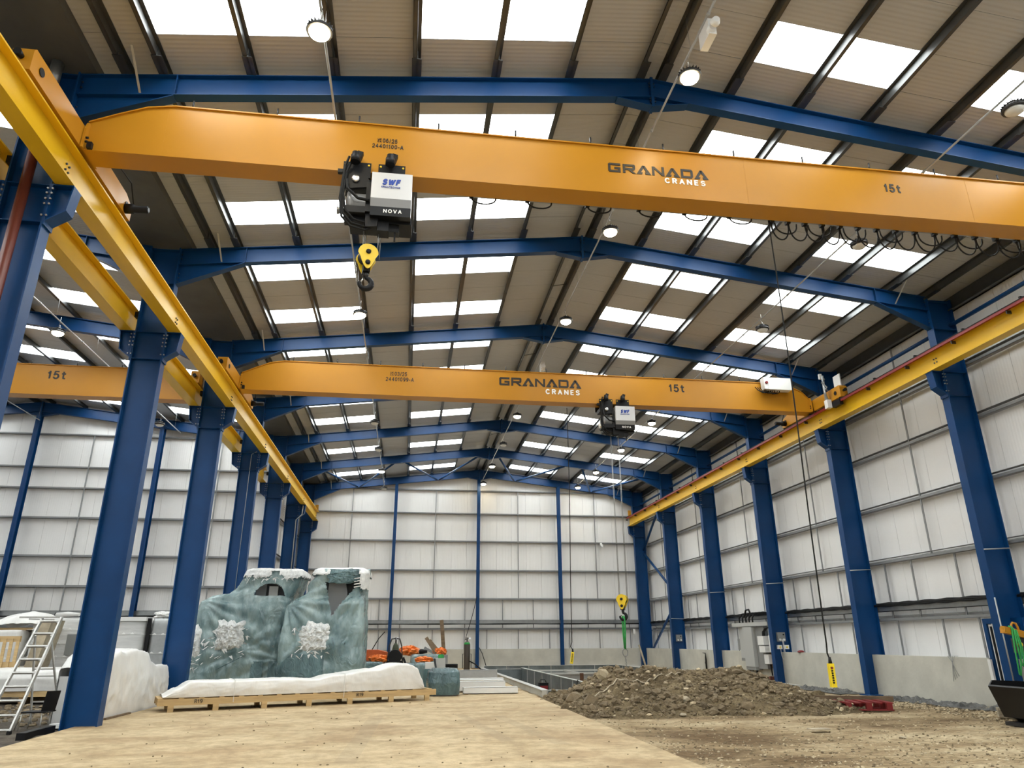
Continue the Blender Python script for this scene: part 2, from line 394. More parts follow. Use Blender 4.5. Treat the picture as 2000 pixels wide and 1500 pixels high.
# end wall sheets (sloping heads)
def end_sheets(parent, xa, xb, yy, zf, z0=0.9):
    x = xa
    while x < xb - 0.01:
        x1 = min(x + 1.0, xb)
        pts = [(x+0.005, z0), (x1-0.005, z0), (x1-0.005, gable(x1, zf))]
        pts += [(x+0.005, gable(x, zf))]
        MB().prism(pts, 'Y', yy, yy+0.06).build('wall_panel', 'wall_sheet_y', parent); x = x1
end_sheets(WE, -7.2, 16.25, YE, rz)
end_sheets(WL, -28.9, -6.9, YL, lz)
me = MB().box(-0.06, 0, 0.005, 0.995, 0.9, 11.9).mesh('panel', 'wall_sheet_x')
y = YL
while y < YE:
    inst(me, 'wall_panel', WN, (-7.15, y, 0)); y += 1.0
MB().box(-29, -28.9, YB, YL, 0, 11.8).build('cladding', 'wall_sheet_x', WO)
# unseen backing sheets, added to block sky light leaking through the panel joints
MB().box(16.27, 16.30, YB, YE+0.1, 0, 11.8).build('leak_blocker', 'wall_sheet_x', WR)
MB().prism([(-7.3, 0), (16.3, 0), (16.3, 11.6), (XR, 13.0), (-7.3, 11.6)], 'Y', YE+0.07, YE+0.1).build('leak_blocker', 'wall_sheet_y', WE)
MB().prism([(-29, 0), (-6.9, 0), (-6.9, 11.7), (LXR, 13.1), (-29, 11.7)], 'Y', YL+0.07, YL+0.1).build('leak_blocker', 'wall_sheet_y', WL)
MB().box(-7.28, -7.25, YL+0.1, YE, 0, 11.7).build('leak_blocker', 'wall_sheet_x', WN)
# back wall with a wide open doorway to the yard
MB().box(-29, -6.6, YB-0.1, YB, 0, 13.2).box(-6.6, -1.5, YB-0.1, YB, 0, 13.2).box(9.5, 16.3, YB-0.1, YB, 0, 13.2).box(-1.5, 9.5, YB-0.1, YB, 8.0, 13.2).build('cladding', 'wall_sheet_y', WB)
# horizontal rails
def rail_y(parent, x, z, y0, y1, s=-1):          # rail along Y, on the right/left wall
    m = MB().box(x, x+0.008, y0, y1, z, z+0.085) if s < 0 else MB().box(x-0.008, x, y0, y1, z, z+0.085)
    a, b = (x, x+0.17) if s < 0 else (x-0.17, x)
    m.box(a, b, y0, y1, z, z+0.008).box(a, b, y0, y1, z+0.162, z+0.17).build('girt', 'galv_girt', parent)
def rail_x(parent, y, z, x0, x1, d=0.2, h=0.11):
    MB().box(x0, x1, y, y+0.008, z, z+0.03).box(x0, x1, y, y+d, z, z+0.008).box(x0, x1, y+d-0.01, y+d, z, z+h).build('girt', 'galv_girt', parent)
for z in (9.30, 7.70, 5.92, 4.14, 2.30):
    for i in range(len(CY)-1):
        rail_y(WR, 16.0, z, CY[i]-0.02, CY[i+1]+0.02)
    rail_y(WR, 16.0, z, 4.0, CY[0]-0.02)
for z in (11.31, 9.74, 7.91, 6.03, 4.24, 2.41):
    xs = [-6.9, -0.97, 4.52, 9.97, 15.9]
    for a, b in zip(xs, xs[1:]): rail_x(WE, 47.62, z, a, b)
for z in (11.25, 9.64, 8.63, 7.23, 5.48, 4.13, 2.41):
    xs = [-28.5, -23.6, -17.9, -12.2, -7.0]
    for a, b in zip(xs, xs[1:]): rail_x(WL, 35.85, z, a, b)
for z in (11.31, 9.74, 7.91, 6.03, 4.24, 2.41):
    rail_y(WN, -6.98, z, YL, YE, s=1)
# vertical sag bars
def vbar(parent, x, y, z0, z1, along='X'):
    (MB().box(x-0.03, x+0.03, y, y+0.03, z0, z1) if along == 'X' else MB().box(x, x+0.03, y-0.03, y+0.03, z0, z1)).build('sag_bar', 'galv_girt', parent)
for x in (-3.79, 1.68, 7.23, 12.54): vbar(WE, x, 47.66, 4.24, 11.33)
for x in (-5.2, -1.71, -0.37, 1.41, 3.73, 6.18, 8.19, 11.83, 13.65, 14.59): vbar(WE, x, 47.66, 2.45, 4.24)
for x in (-5.1, -1.65, -0.36, 1.69, 3.72, 5.16, 7.2, 9.24, 10.55, 12.56, 14.63): vbar(WE, x, 47.66, 1.2, 2.45)
for x in (-20.9, -15.4, -9.4): vbar(WL, x, 35.88, 4.13, 11.3)
for x in (-19.5, -16.6, -15.4, -13.6, -10.6, -9.2): vbar(WL, x, 35.88, 1.2, 4.13)
for i in range(-1, len(CY)-1):
    a = CY[i] if i >= 0 else CY[0]-6.1; b = CY[i+1]
    vbar(WR, 16.03, (a+b)/2 - 0.1, 4.14, 11.2, 'Y')
    for f in (0.33, 0.65, 0.87): vbar(WR, 16.03, a + (b-a)*f, 2.3, 4.14, 'Y')
    for f in (0.26, 0.50, 0.84): vbar(WR, 16.03, a + (b-a)*f, 1.2, 2.3, 'Y')
for yv in (39.0, 44.6): vbar(WN, -7.05, yv, 1.2, 11.3, 'Y')
# concrete dado panels between the columns
def dado(parent, x0, x1, y0, y1, h=1.25):
    MB().box(x0, x1, y0, y1, -0.4, h).build('dado_panel', 'concrete', parent)
for i in range(len(CY)-1):
    y0 = CY[i]+0.02; y1 = CY[i+1]-0.02
    if i == 1: y0 = 18.40
    dado(WR, 15.55, 15.72, y0, y1)
dado(WR, 15.55, 15.72, 4.0, CY[0]-0.02)
xs = [-6.6, -0.97, 4.52, 9.97, 15.55]
for a, b in zip(xs, xs[1:]): dado(WE, a+0.01, b-0.01, 47.50, 47.66)
xs = [-28.5, -23.6, -17.9, -12.2, -6.9]
for a, b in zip(xs, xs[1:]): dado(WL, a+0.01, b-0.01, 35.75, 35.9)
dado(WN, -7.1, -6.95, YL, 47.5)
# side door in the right wall, beside the second column
dr = thing('door_1', 'blue framed side door half hidden behind a blue column', None, (16.1, 17.9, 0), kind='structure')
MB().box(15.60, 15.75, 18.28, 18.40, 0, 2.25).box(15.60, 15.75, 17.05, 17.15, 0, 2.25).box(15.60, 15.75, 17.15, 18.28, 2.12, 2.25).build('door_frame', 'blue', dr)
MB().box(15.64, 15.70, 17.75, 18.26, 0.02, 2.1).build('door_leaf', 'white_paint', dr)
MB().box(15.60, 15.64, 17.98, 18.04, 0.1, 2.0).box(15.60, 15.64, 18.14, 18.18, 0.7, 2.05).build('door_seal', 'black', dr)
MB().box(15.50, 15.56, 18.30, 18.40, 0, 1.22).build('white_edging', 'white_paint', dr)
# cable tray round the walls
def tray(name, label, pts, y_along):
    t = thing(name, label, 'cable tray', pts[0])
    (a, b) = pts
    if y_along:
        MB().box(a[0], a[0]+0.012, a[1], b[1], a[2]-0.06, a[2]+0.13).box(a[0], a[0]+0.16, a[1], b[1], a[2]-0.06, a[2]-0.05).build('tray_body', 'galv', t)
        for k in range(5):
            MB().tube([(a[0]-0.02-0.03*(k % 2), a[1]+(b[1]-a[1])*f, a[2]+0.12+0.035*(k//2)+0.012*math.sin(f*40+k)) for f in [j/24 for j in range(25)]], 0.030, 6).build('cable', 'rubber', t)
        MB().box(a[0]-0.012, a[0]+0.0, a[1], b[1], a[2]-0.075, a[2]-0.05).build('tray_lip', 'black', t)
    else:
        MB().box(a[0], b[0], a[1], a[1]+0.012, a[2]-0.06, a[2]+0.15).box(a[0], b[0], a[1], a[1]+0.16, a[2]-0.06, a[2]-0.05).build('tray_body', 'galv', t)
        for k in range(4):
            MB().tube([(a[0]+(b[0]-a[0])*f, a[1]-0.02-0.03*(k % 2), a[2]-0.09+0.022*(k//2)+0.012*math.sin(f*30+k)) for f in [j/24 for j in range(25)]], 0.022, 6).build('cable', 'rubber', t)
        MB().box(a[0], b[0], a[1]-0.012, a[1], a[2]+0.15, a[2]+0.165).build('tray_lip', 'black', t)
for i in range(len(CY)-1):
    tray('cable_tray', ['grey cable tray with black cables in the wall bay nearest the digger bucket', 'grey cable tray with black cables on the wall behind the yellow pendant control', 'grey cable tray with black cables above the tall grey cabinets', 'grey cable tray on the right wall, next bay beyond the grey cabinets', 'grey cable tray on the right wall crossed by the diagonal brace', 'grey cable tray on the right wall in the end corner'][max(0, i-1) if i else 0] if i else 'grey cable tray with black cables at the right picture edge',
         [(15.98, CY[i]+0.05, 2.67), (15.98, CY[i+1]-0.05, 2.67)], True)
tray('cable_tray', 'long grey cable tray with black cables along the far end wall', [(-6.0, 47.45, 2.83), (15.2, 47.45, 2.83)], False)
tray('cable_tray', 'black cable tray along the end wall of the side hall', [(-26.0, 35.70, 2.95), (-7.1, 35.70, 2.95)], False)

# ------------------------------------------------------------------ floor
fl = bpy.data.materials.new('slab_concrete'); fl.use_nodes = True; MATS['slab'] = fl
nt = fl.node_tree; b = nt.nodes['Principled BSDF']; b.inputs['Roughness'].default_value = 0.75
geo = nt.nodes.new('ShaderNodeNewGeometry')
def noise_node(scale, detail, stretch, rough=0.6):
    mp = nt.nodes.new('ShaderNodeMapping'); mp.inputs['Scale'].default_value = stretch; nt.links.new(geo.outputs['Position'], mp.inputs[0])
    n = nt.nodes.new('ShaderNodeTexNoise'); n.inputs['Scale'].default_value = scale; n.inputs['Detail'].default_value = detail; n.inputs['Roughness'].default_value = rough
    nt.links.new(mp.outputs[0], n.inputs['Vector']); return n
def ramp(src, stops):
    r = nt.nodes.new('ShaderNodeValToRGB'); els = r.color_ramp.elements
    while len(els) < len(stops): els.new(0.5)
    for e, (p, c) in zip(els, stops): e.position = p; e.color = (*c, 1)
    nt.links.new(src, r.inputs[0]); return r
def mixc(kind, fac, a, bb):
    m = nt.nodes.new('ShaderNodeMix'); m.data_type = 'RGBA'; m.blend_type = kind
    if isinstance(fac, float): m.inputs[0].default_value = fac
    else: nt.links.new(fac, m.inputs[0])
    nt.links.new(a, m.inputs[6]); nt.links.new(bb, m.inputs[7]); return m.outputs[2]
n1 = noise_node(0.55, 8, (0.9, 1.0, 1)); n2 = noise_node(5.0, 10, (0.9, 1.0, 1), 0.7); n3 = noise_node(60, 3, (1, 1, 1)); n4 = noise_node(1.1, 8, (0.7, 1.1, 1), 0.65)
c1 = ramp(n1.outputs['Fac'], [(0.36, (0.46, 0.33, 0.18)), (0.52, (0.56, 0.435, 0.255)), (0.68, (0.60, 0.475, 0.29))])
c2 = ramp(n2.outputs['Fac'], [(0.35, (0.68, 0.66, 0.62)), (0.6, (1, 1, 1))])
c3 = ramp(n3.outputs['Fac'], [(0.34, (0.82, 0.8, 0.76)), (0.5, (1, 1, 1))])
c4 = ramp(n4.outputs['Fac'], [(0.42, (0.78, 0.74, 0.68)), (0.56, (1, 1, 1))])
col = mixc('MULTIPLY', 1.0, c1.outputs[0], c2.outputs[0]); col = mixc('MULTIPLY', 0.8, col, c3.outputs[0]); col = mixc('MULTIPLY', 0.8, col, c4.outputs[0])
# tyre tracks: dark rubbed bands along the drive lines
def math_n(op, a, bb=None, cc=None):
    m_ = nt.nodes.new('ShaderNodeMath'); m_.operation = op
    for k_, v_ in enumerate((a, bb, cc)):
        if v_ is None: continue
        if isinstance(v_, (int, float)): m_.inputs[k_].default_value = v_
        else: nt.links.new(v_, m_.inputs[k_])
    return m_.outputs[0]
sepn = nt.nodes.new('ShaderNodeSeparateXYZ'); nt.links.new(geo.outputs['Position'], sepn.inputs[0])
track = None
for (x0_, slope_, curve_, w_, ya_, yb_) in ((-0.62, 0.03, 0.0, 0.16, 11.5, 18.5), (1.5, -0.10, 0.0, 0.13, 13.5, 18.5), (2.3, -0.10, 0.0, 0.13, 13.0, 18.0)):
    yy_ = math_n('SUBTRACT', sepn.outputs[1], 17.0); xx_ = math_n('ADD', math_n('MULTIPLY', yy_, -slope_), math_n('MULTIPLY', math_n('MULTIPLY', yy_, yy_), -curve_))
    d_ = math_n('ABSOLUTE', math_n('SUBTRACT', math_n('ADD', sepn.outputs[0], xx_), x0_))
    k_ = math_n('SMOOTHSTEP' if False else 'LESS_THAN', d_, w_)
    k_ = math_n('MULTIPLY', k_, math_n('MULTIPLY', math_n('GREATER_THAN', sepn.outputs[1], ya_), math_n('LESS_THAN', sepn.outputs[1], yb_)))
    track = k_ if track is None else math_n('MAXIMUM', track, k_)
track = math_n('MULTIPLY', track, math_n('MULTIPLY', n2.outputs['Fac'], 0.36))
dark_ = nt.nodes.new('ShaderNodeRGB'); dark_.outputs[0].default_value = (0.19, 0.15, 0.10, 1)
col = mixc('MIX', track, col, dark_.outputs[0])
nt.links.new(col, b.inputs['Base Color'])
bp = nt.nodes.new('ShaderNodeBump'); bp.inputs['Strength'].default_value = 0.25; bp.inputs['Distance'].default_value = 0.01
nt.links.new(n2.outputs['Fac'], bp.inputs['Height']); nt.links.new(bp.outputs[0], b.inputs['Normal'])
FL = thing('floor', 'tan concrete floor slab with tyre marks in the foreground', None, (0, 15, 0), kind='structure')
ZS = 0.12
# two pours of slab with a fine joint, the left edge follows the column line
MB().prism([(-6.45, YB), (4.13, YB), (4.13, 26.55), (-6.55, 26.55), (-6.62, 20.5), (-6.75, 17.8), (-6.62, 14.2)], 'Z', -0.5, ZS).build('slab', 'slab', FL)
MB().prism([(-6.55, 26.57), (4.13, 26.57), (4.13, 47.5), (-6.9, 47.5), (-6.9, 36), (-6.62, 30)], 'Z', -0.5, ZS + 0.02).build('slab', 'slab', FL)
# ------------------------------------------------------------------ blue steel columns
def column_mesh(x0, x1, z0, z1, fw=0.28, tf=0.028):
    m = MB()
    m.box(x0, x0+tf, -fw/2, fw/2, z0, z1).box(x1-tf, x1, -fw/2, fw/2, z0, z1).box(x0+tf, x1-tf, -0.01, 0.01, z0, z1)
    return m
def stiffeners(x0, x1, zs, fw=0.28, tf=0.028):
    m = MB()
    for z in zs: m.box(x0+tf, x1-tf, -fw/2+0.01, fw/2-0.01, z, z+0.016)
    return m
def corbel(xf, s, ztop=ZC):
    """short bracket from column face xf pointing s; haunched web, top and sloping bottom plates"""
    t = 0.36; m = MB(); X = lambda d: xf + s*d
    m.prism([(X(0), ztop-0.02), (X(t), ztop-0.02), (X(t-0.05), ztop-0.48), (X(0), ztop-0.70)], 'Y', -0.012, 0.012)
    m.box(min(X(0), X(t)), max(X(0), X(t)), -0.15, 0.15, ztop-0.02, ztop)
    m.bar((X(t-0.012), 0, ztop-0.02), (X(t-0.06), 0, ztop-0.48), 0.26, 0.022, (s, 0, 0))
    m.bar((X(t-0.05), 0, ztop-0.48), (X(0), 0, ztop-0.71), 0.26, 0.022)
    m.box(min(X(0), X(0.03)), max(X(0), X(0.03)), -0.15, 0.15, ztop-0.78, ztop-0.02)
    return m
def bolts(pts, r=0.02, h=0.025, axis='Y'):
    m = MB()
    for p in pts:
        q = (p[0], p[1]-h, p[2]) if axis == 'Y' else ((p[0]+h, p[1], p[2]))
        m.cyl(p, q, r, 6)
    return m
LC_LABEL = ['cropped blue steel column at the left picture edge beside the red downpipe', 'thick blue steel column standing beside the silver stepladder', 'blue steel column standing just left of the first wrapped machine', 'blue steel column with a thin conduit, seen above the first wrapped machine', 'blue left-row column, fifth from the viewer, where the side hall ends', 'blue left-row column, second from the far end wall', 'blue left-row column in the far left corner']
RC_LABEL = ['blue right-row column nearest the viewer', 'blue steel column behind the green slings and side door', 'blue steel column right of the hanging yellow pendant', 'blue steel column carrying sockets beside the tall grey cabinets', 'blue right-row column just left of the grey cabinets', 'blue right-row column with a socket box and diagonal braces', 'blue right-row column in the far right corner']
lshaft = column_mesh(LX0, LX1, 0, 11.47).mesh('shaft', 'blue'); rshaft = column_mesh(RX0, RX1, 0, 11.42).mesh('shaft', 'blue')
lst = stiffeners(LX0, LX1, (9.05, 8.33, 10.42, 11.40)).mesh('stiffener', 'blue'); rst = stiffeners(RX0, RX1, (9.05, 8.33, 10.42, 11.35)).mesh('stiffener', 'blue')
c_l = corbel(LX1, 1).mesh('corbel', 'blue'); c_ll = corbel(LX0, -1).mesh('corbel', 'blue'); c_r = corbel(RX0, -1).mesh('corbel', 'blue')
blt = bolts([(LX1-0.05, -0.14-0.0, z) for z in (10.5, 10.62, 10.74, 10.86, 11.2, 11.32)], 0.016, 0.02).mesh('bolts', 'bolt_dark')
cb_me = bolts([(dx, -0.15, dz) for dx in (0.03, -0.045) for dz in (-0.10, -0.19, -0.30, -0.40, -0.62)], 0.017, 0.03).mesh('bolts', 'bolt')
base_me = MB().box(-0.5, 0.5, -0.28, 0.28, 0, 0.03).mesh('base_plate', 'blue')
for i, y in enumerate(CY):
    z0 = ZS
    t = thing('steel_column', LC_LABEL[i], 'column', ((LX0+LX1)/2, y, z0), 'left row of blue columns')
    inst(lshaft, 'shaft', t, (0, y, 0)); inst(lst, 'stiffener', t, (0, y, 0))
    inst(c_l, 'corbel', t, (0, y, 0)); 
    if i < 5: inst(c_ll, 'corbel', t, (0, y, 0))
    MB().box(LX1, LX1+0.10, y-0.10, y+0.06, 9.46, 9.60).build('tie_bracket', 'black', t)
    if i < 5: MB().box(LX0-0.10, LX0, y-0.10, y+0.06, 9.46, 9.60).build('tie_bracket', 'black', t)
    inst(cb_me, 'bolt_group', t, (LX1+0.02, y+0.0, ZC)); inst(cb_me, 'bolt_group', t, (LX0-0.02, y, ZC), (0, 0, 0))
    if i == 3:
        MB().tube([(LX0+0.42, y-0.10, 0.2), (LX0+0.42, y-0.10, 9.0), (LX0+0.62, y-0.10, 9.12)], 0.015, 6).build('conduit', 'galv_pale', t)
    if i == 5:
        MB().tube([(LX1-0.1, y-0.16, 0.2), (LX1-0.1, y-0.16, 8.2), (LX1+0.2, y-0.16, 8.5), (LX1+0.22, y-0.16, 9.0)], 0.03, 6).build('conduit', 'galv_pale', t)
    t = thing('steel_column', RC_LABEL[i], 'column', ((RX0+RX1)/2, y, 0), 'right row of blue columns')
    inst(rshaft, 'shaft', t, (0, y, 0)); inst(rst, 'stiffener', t, (0, y, 0)); inst(c_r, 'corbel', t, (0, y, 0))
    inst(base_me, 'base_plate', t, ((RX0+RX1)/2, y, 0))
    inst(cb_me, 'bolt_group', t, (RX0-0.02, y, ZC))
    if 0 < i < 6:
        MB().tube([(RX0, y-0.15, 3.98 if i < 5 else 2.9), (RX1+0.05, y-0.15, 4.02 if i < 5 else 2.88)], 0.018, 6).build('bracket_strut', 'galv_pale', t)
# red downpipes by the nearest left column
t = thing('downpipe', 'dark red downpipe beside the cropped left column', 'pipe', (-6.62, 10.9, 0))
MB().tube([(-6.58, 10.98, 0.1), (-6.58, 10.98, 10.30)], 0.085, 12).build('lower_pipe', 'downpipe_red', t)
MB().tube([(-6.58, 10.98, 10.30), (-6.58, 10.98, 10.36), (-6.58, 10.98, 10.85), (-6.58, 10.98, 11.0)], [0.09, 0.15, 0.15, 0.10], 14).build('boss', 'downpipe_red', t)
MB().tube([(-6.58, 10.98, 11.0), (-6.58, 10.98, 11.5)], 0.10, 14).build('outlet', 'galv', t)

# ------------------------------------------------------------------ rafters
DR, FWR = 0.46, 0.20
def rafter_side(xa, xb, zf, y, fw=FWR):
    """slope beam from xa (column face) to xb (ridge)"""
    m = MB(); za, zb = zf(xa), zf(xb); tf = 0.018
    for (d0, d1) in ((0, tf), (DR-tf, DR)):
        m.prism([(xa, za-d0), (xb, zb-d0), (xb, zb-d1), (xa, za-d1)], 'Y', y-fw/2, y+fw/2)
    m.prism([(xa, za-tf), (xb, zb-tf), (xb, zb-DR+tf), (xa, za-DR+tf)], 'Y', y-0.008, y+0.008)
    return m
def haunch(xa, s, zf, y, L=1.62, zb=10.44, fw=FWR):
    xe = xa + s*L; za, ze = zf(xa)-DR, zf(xe)-DR; m = MB(); t = 0.02
    m.prism([(xa, za), (xe, ze), (xe, ze-0.015), (xa, zb+t)], 'Y', y-0.008, y+0.008)
    m.prism([(xa, zb+t), (xe, ze), (xe, ze-t), (xa, zb)], 'Y', y-fw/2, y+fw/2)
    return m
def rafter(i, y, xl, xr, xridge, zf, label, group, zbl=10.44):
    t = thing('roof_rafter', label, 'rafter', (xridge, y, zf(xridge)), group)
    rafter_side(xl, xridge, zf, y).build('beam', 'blue', t); rafter_side(xr, xridge, zf, y).build('beam', 'blue', t)
    if i < 6 or True:
        haunch(xl, 1, zf, y).build('haunch', 'blue', t); haunch(xr, -1, zf, y).build('haunch', 'blue', t)
    zr = zf(xridge); w = 0.75; t2 = 0.02
    za = zf(xridge-w)-DR
    m = MB().prism([(xridge-w, za), (xridge, zr-DR), (xridge+w, za), (xridge, zr-0.70)], 'Y', y-0.008, y+0.008)
    m.prism([(xridge-w, za), (xridge, zr-0.70+t2), (xridge, zr-0.70), (xridge-w, za-t2)], 'Y', y-FWR/2, y+FWR/2)
    m.prism([(xridge+w, za), (xridge, zr-0.70+t2), (xridge, zr-0.70), (xridge+w, za-t2)], 'Y', y-FWR/2, y+FWR/2)
    m.box(xridge-0.03, xridge+0.03, y-FWR/2-0.01, y+FWR/2+0.01, zr-0.72, zr+0.03)
    m.build('apex_joint', 'blue', t)
    m = MB()
    for xx in (xridge-0.05, xridge+0.05):
        for dz in (0.12, 0.2, 0.5, 0.58, 0.66): m.cyl((xx, y-0.07, zr-dz), (xx, y-0.10, zr-dz), 0.016, 6)
    m.build('bolt_group', 'bolt_dark', t)
    for xe in (xl+1.63, xr-1.63):
        m = MB().box(xe-0.008, xe+0.008, y-FWR/2+0.005, y+FWR/2-0.005, zf(xe)-DR+0.01, zf(xe)-0.01); m.build('stiffener', 'blue', t)
    m = MB()
    for zz in (10.52, 10.64, 10.76, 11.05, 11.2, 11.32):
        for yy in (-0.06, 0.06):
            m.cyl((xl+0.02, y+yy, zz), (xl+0.05, y+yy, zz), 0.016, 6); m.cyl((xr-0.02, y+yy, zz), (xr-0.05, y+yy, zz), 0.016, 6)
    m.build('bolt_group', 'bolt_dark', t)
    # purlin stays
    for xs, sgn in ((xl+1.05, -1), (xr-1.05, 1)):
        MB().bar((xs, y-0.75, zf(xs)+0.04), (xs+sgn*0.0, y-0.10, zf(xs)-DR+0.03), 0.04, 0.006).build('purlin_stay', 'galv_pale', t)
    return t
RF = ['roof rafter nearest the viewer, above the front crane', 'roof rafter second from the viewer, behind the front crane hoist', 'roof rafter third from the viewer, just above the rear crane', 'roof rafter half hidden by the rear crane girder', 'roof rafter next beyond the rear crane, third from the end wall', 'roof rafter second from the end wall, where the roof braces start', 'roof rafter of the far end wall']
for i, y in enumerate(CY):
    rafter(i, y, LX1, RX0, XR, rz, 'blue steel ' + RF[i], 'rafters of the main hall')
RF2 = ['blue rafter of the side hall nearest the viewer', 'blue rafter of the side hall hidden behind the yellow runway beams', 'blue rafter of the side hall above the side crane', 'blue rafter of the side hall just beyond the side crane', 'blue rafter of the side hall end wall']
for i in range(5):
    rafter(i, CY[i], -28.6, LX0, LXR, lz, RF2[i], 'rafters of the side hall')
# end wall posts
def post(x, y, z1, label, wide=0.20, dep=0.30):
    t = thing('wall_post', label, 'post', (x, y, 0), 'wind posts of the end walls')
    m = MB().box(x-wide/2, x+wide/2, y-dep/2, y-dep/2+0.015, 0, z1).box(x-wide/2, x+wide/2, y+dep/2-0.015, y+dep/2, 0, z1).box(x-0.006, x+0.006, y-dep/2, y+dep/2, 0, z1)
    m.build('shaft', 'blue', t); MB().box(x-0.16, x+0.16, y-0.2, y+0.2, 0, 0.14).build('base_plate', 'blue', t)
post(-0.97, 47.33, rz(-0.97)-DR, 'slim blue wall post behind the welding set, left on the far wall')
post(4.52, 47.33, rz(4.52)-DR-0.2, 'slim blue wall post in the middle of the far end wall')
post(9.97, 47.33, rz(9.97)-DR, 'slim blue wall post on the far wall, left of the green sling')
post(-12.2, 35.58, lz(-12.2)-DR, 'blue wall post of the side hall between the two near columns')
post(-17.9, 35.58, lz(-17.9)-DR-0.2, 'blue wall post of the side hall at the left picture edge')
# roof bracing in the last bay: V tubes
def brace(p, q, label, r=0.06, grp='diagonal roof bracing tubes'):
    m = MB().tube([p, q], r, 10); o = m.build('roof_brace', 'blue'); return tag(o, label, 'brace', grp)
YF, YG = CY[5]+0.05, CY[6]-0.12
nm = ['leftmost pair', 'second pair from the left', 'third pair from the left', 'rightmost pair']
for k, (a, g_, b_) in enumerate(((-5.2, -3.45, -1.1), (-0.4, 1.75, 3.9), (5.15, 7.0, 9.2), (10.3, 12.3, 14.2))):
    dz = lambda x: rz(x) - 0.44
    brace((a, YF, dz(a)), (g_-0.1, YG, dz(g_)), 'blue roof brace tube before the end wall, left of ' + nm[k])
    brace((b_, YF, dz(b_)), (g_+0.1, YG, dz(g_)), 'blue roof brace tube before the end wall, right of ' + nm[k])
brace((-13.2, CY[3], lz(-13.2)-0.4), (-12.0, CY[4]-0.1, lz(-12)-0.45), 'blue roof bracing tube in the side hall below the side crane')
# wall braces between the last two right columns
for (p, q, lab) in (((15.75, 47.2, 7.25), (15.75, 41.6, 4.2), 'upper'), ((15.75, 41.7, 3.95), (15.75, 47.1, 0.9), 'lower'), ((15.75, 41.6, 11.0), (15.75, 47.2, 7.45), 'top')):
    o = MB().tube([p, q], 0.075, 10).build('wall_brace', 'blue'); tag(o, 'blue diagonal wall brace in the far right corner, the %s one' % lab, 'brace', 'wall braces in the far corner')
# eaves tie tube along the right columns
for i in range(-1, 6):
    a = CY[i]+0.14 if i >= 0 else 4.0; b_ = CY[i+1]-0.14
    o = MB().tube([(15.75, a, 10.55), (15.75, b_, 10.55)], 0.06, 10).build('eaves_tie', 'blue')
    tag(o, 'blue eaves tie tube on the right wall, %s bay from the viewer' % ['nearest', 'second', 'third', 'fourth', 'fifth', 'sixth', 'last'][i+1], 'tie tube', 'eaves tie tubes')

# ------------------------------------------------------------------ runway beams
def runway(xc, y0, y1, label, red=False, s=1):
    t = thing('runway_beam', label, 'crane rail', (xc, (y0+y1)/2, ZC), 'crane runway beams')
    m = MB(); z0, z1 = ZC, ZC+0.625; w = 0.15; tf = 0.03
    m.box(xc-w, xc+w, y0, y1, z0, z0+tf).box(xc-w, xc+w, y0, y1, z1-tf, z1).box(xc-0.01, xc+0.01, y0, y1, z0+tf, z1-tf)
    m.build('girder', 'runway_yellow', t)
    MB().box(xc-0.03, xc+0.03, y0, y1, z1, z1+0.05).build('rail', 'dark_steel', t)
    MB().box(xc-0.1, xc+0.1, y1-0.12, y1, z1+0.05, z1+0.45).build('end_stop', 'crane_orange', t)
    m = MB()
    for y in CY:
        if y < y1:
            for dy in (-0.28, -0.18):
                for z in (z0+0.22, z0+0.33): m.cyl((xc+s*0.01, y+dy, z), (xc+s*0.035, y+dy, z), 0.02, 6)
    m.build('bolt_group', 'bolt_dark', t)
    m = MB()
    for y in CY:
        if y < y1: m.box(xc-0.012, xc+0.012, y-0.235, y-0.229, z0+tf, z1-tf)
    m.build('splice_line', 'runway_yellow', t)
    if red:
        xs = xc - 0.19
        MB().box(xs-0.035, xs+0.035, y0, y1, z1-0.13, z1-0.05).build('conductor_bar', 'conductor_red', t)
        MB().box(xs-0.045, xs+0.03, y0, y1, z1-0.05, z1-0.03).build('conductor_cover', 'black', t)
        y = 6.0
        while y < y1:
            MB().box(xs-0.05, xs+0.14, y, y+0.05, z1-0.03, z1+0.02).build('hanger_clip', 'black', t)
            MB().box(xs-0.02, xs+0.12, y+0.5, y+0.53, z1-0.22, z1-0.13).build('hanger_bracket', 'dark_steel', t); y += 1.95
    return t
runway(-6.04, 2.0, 47.5, 'long yellow runway beam on the hall side of the left columns')
runway(-7.20, 2.0, 35.5, 'yellow runway beam on the side hall side of the left columns', s=-1)
runway(14.93, 4.0, 47.3, 'yellow runway beam with red conductor rail along the right columns', True, -1)
for i, y in enumerate(CY[:5]):                      # rail clamps at the columns, side hall beam
    pass

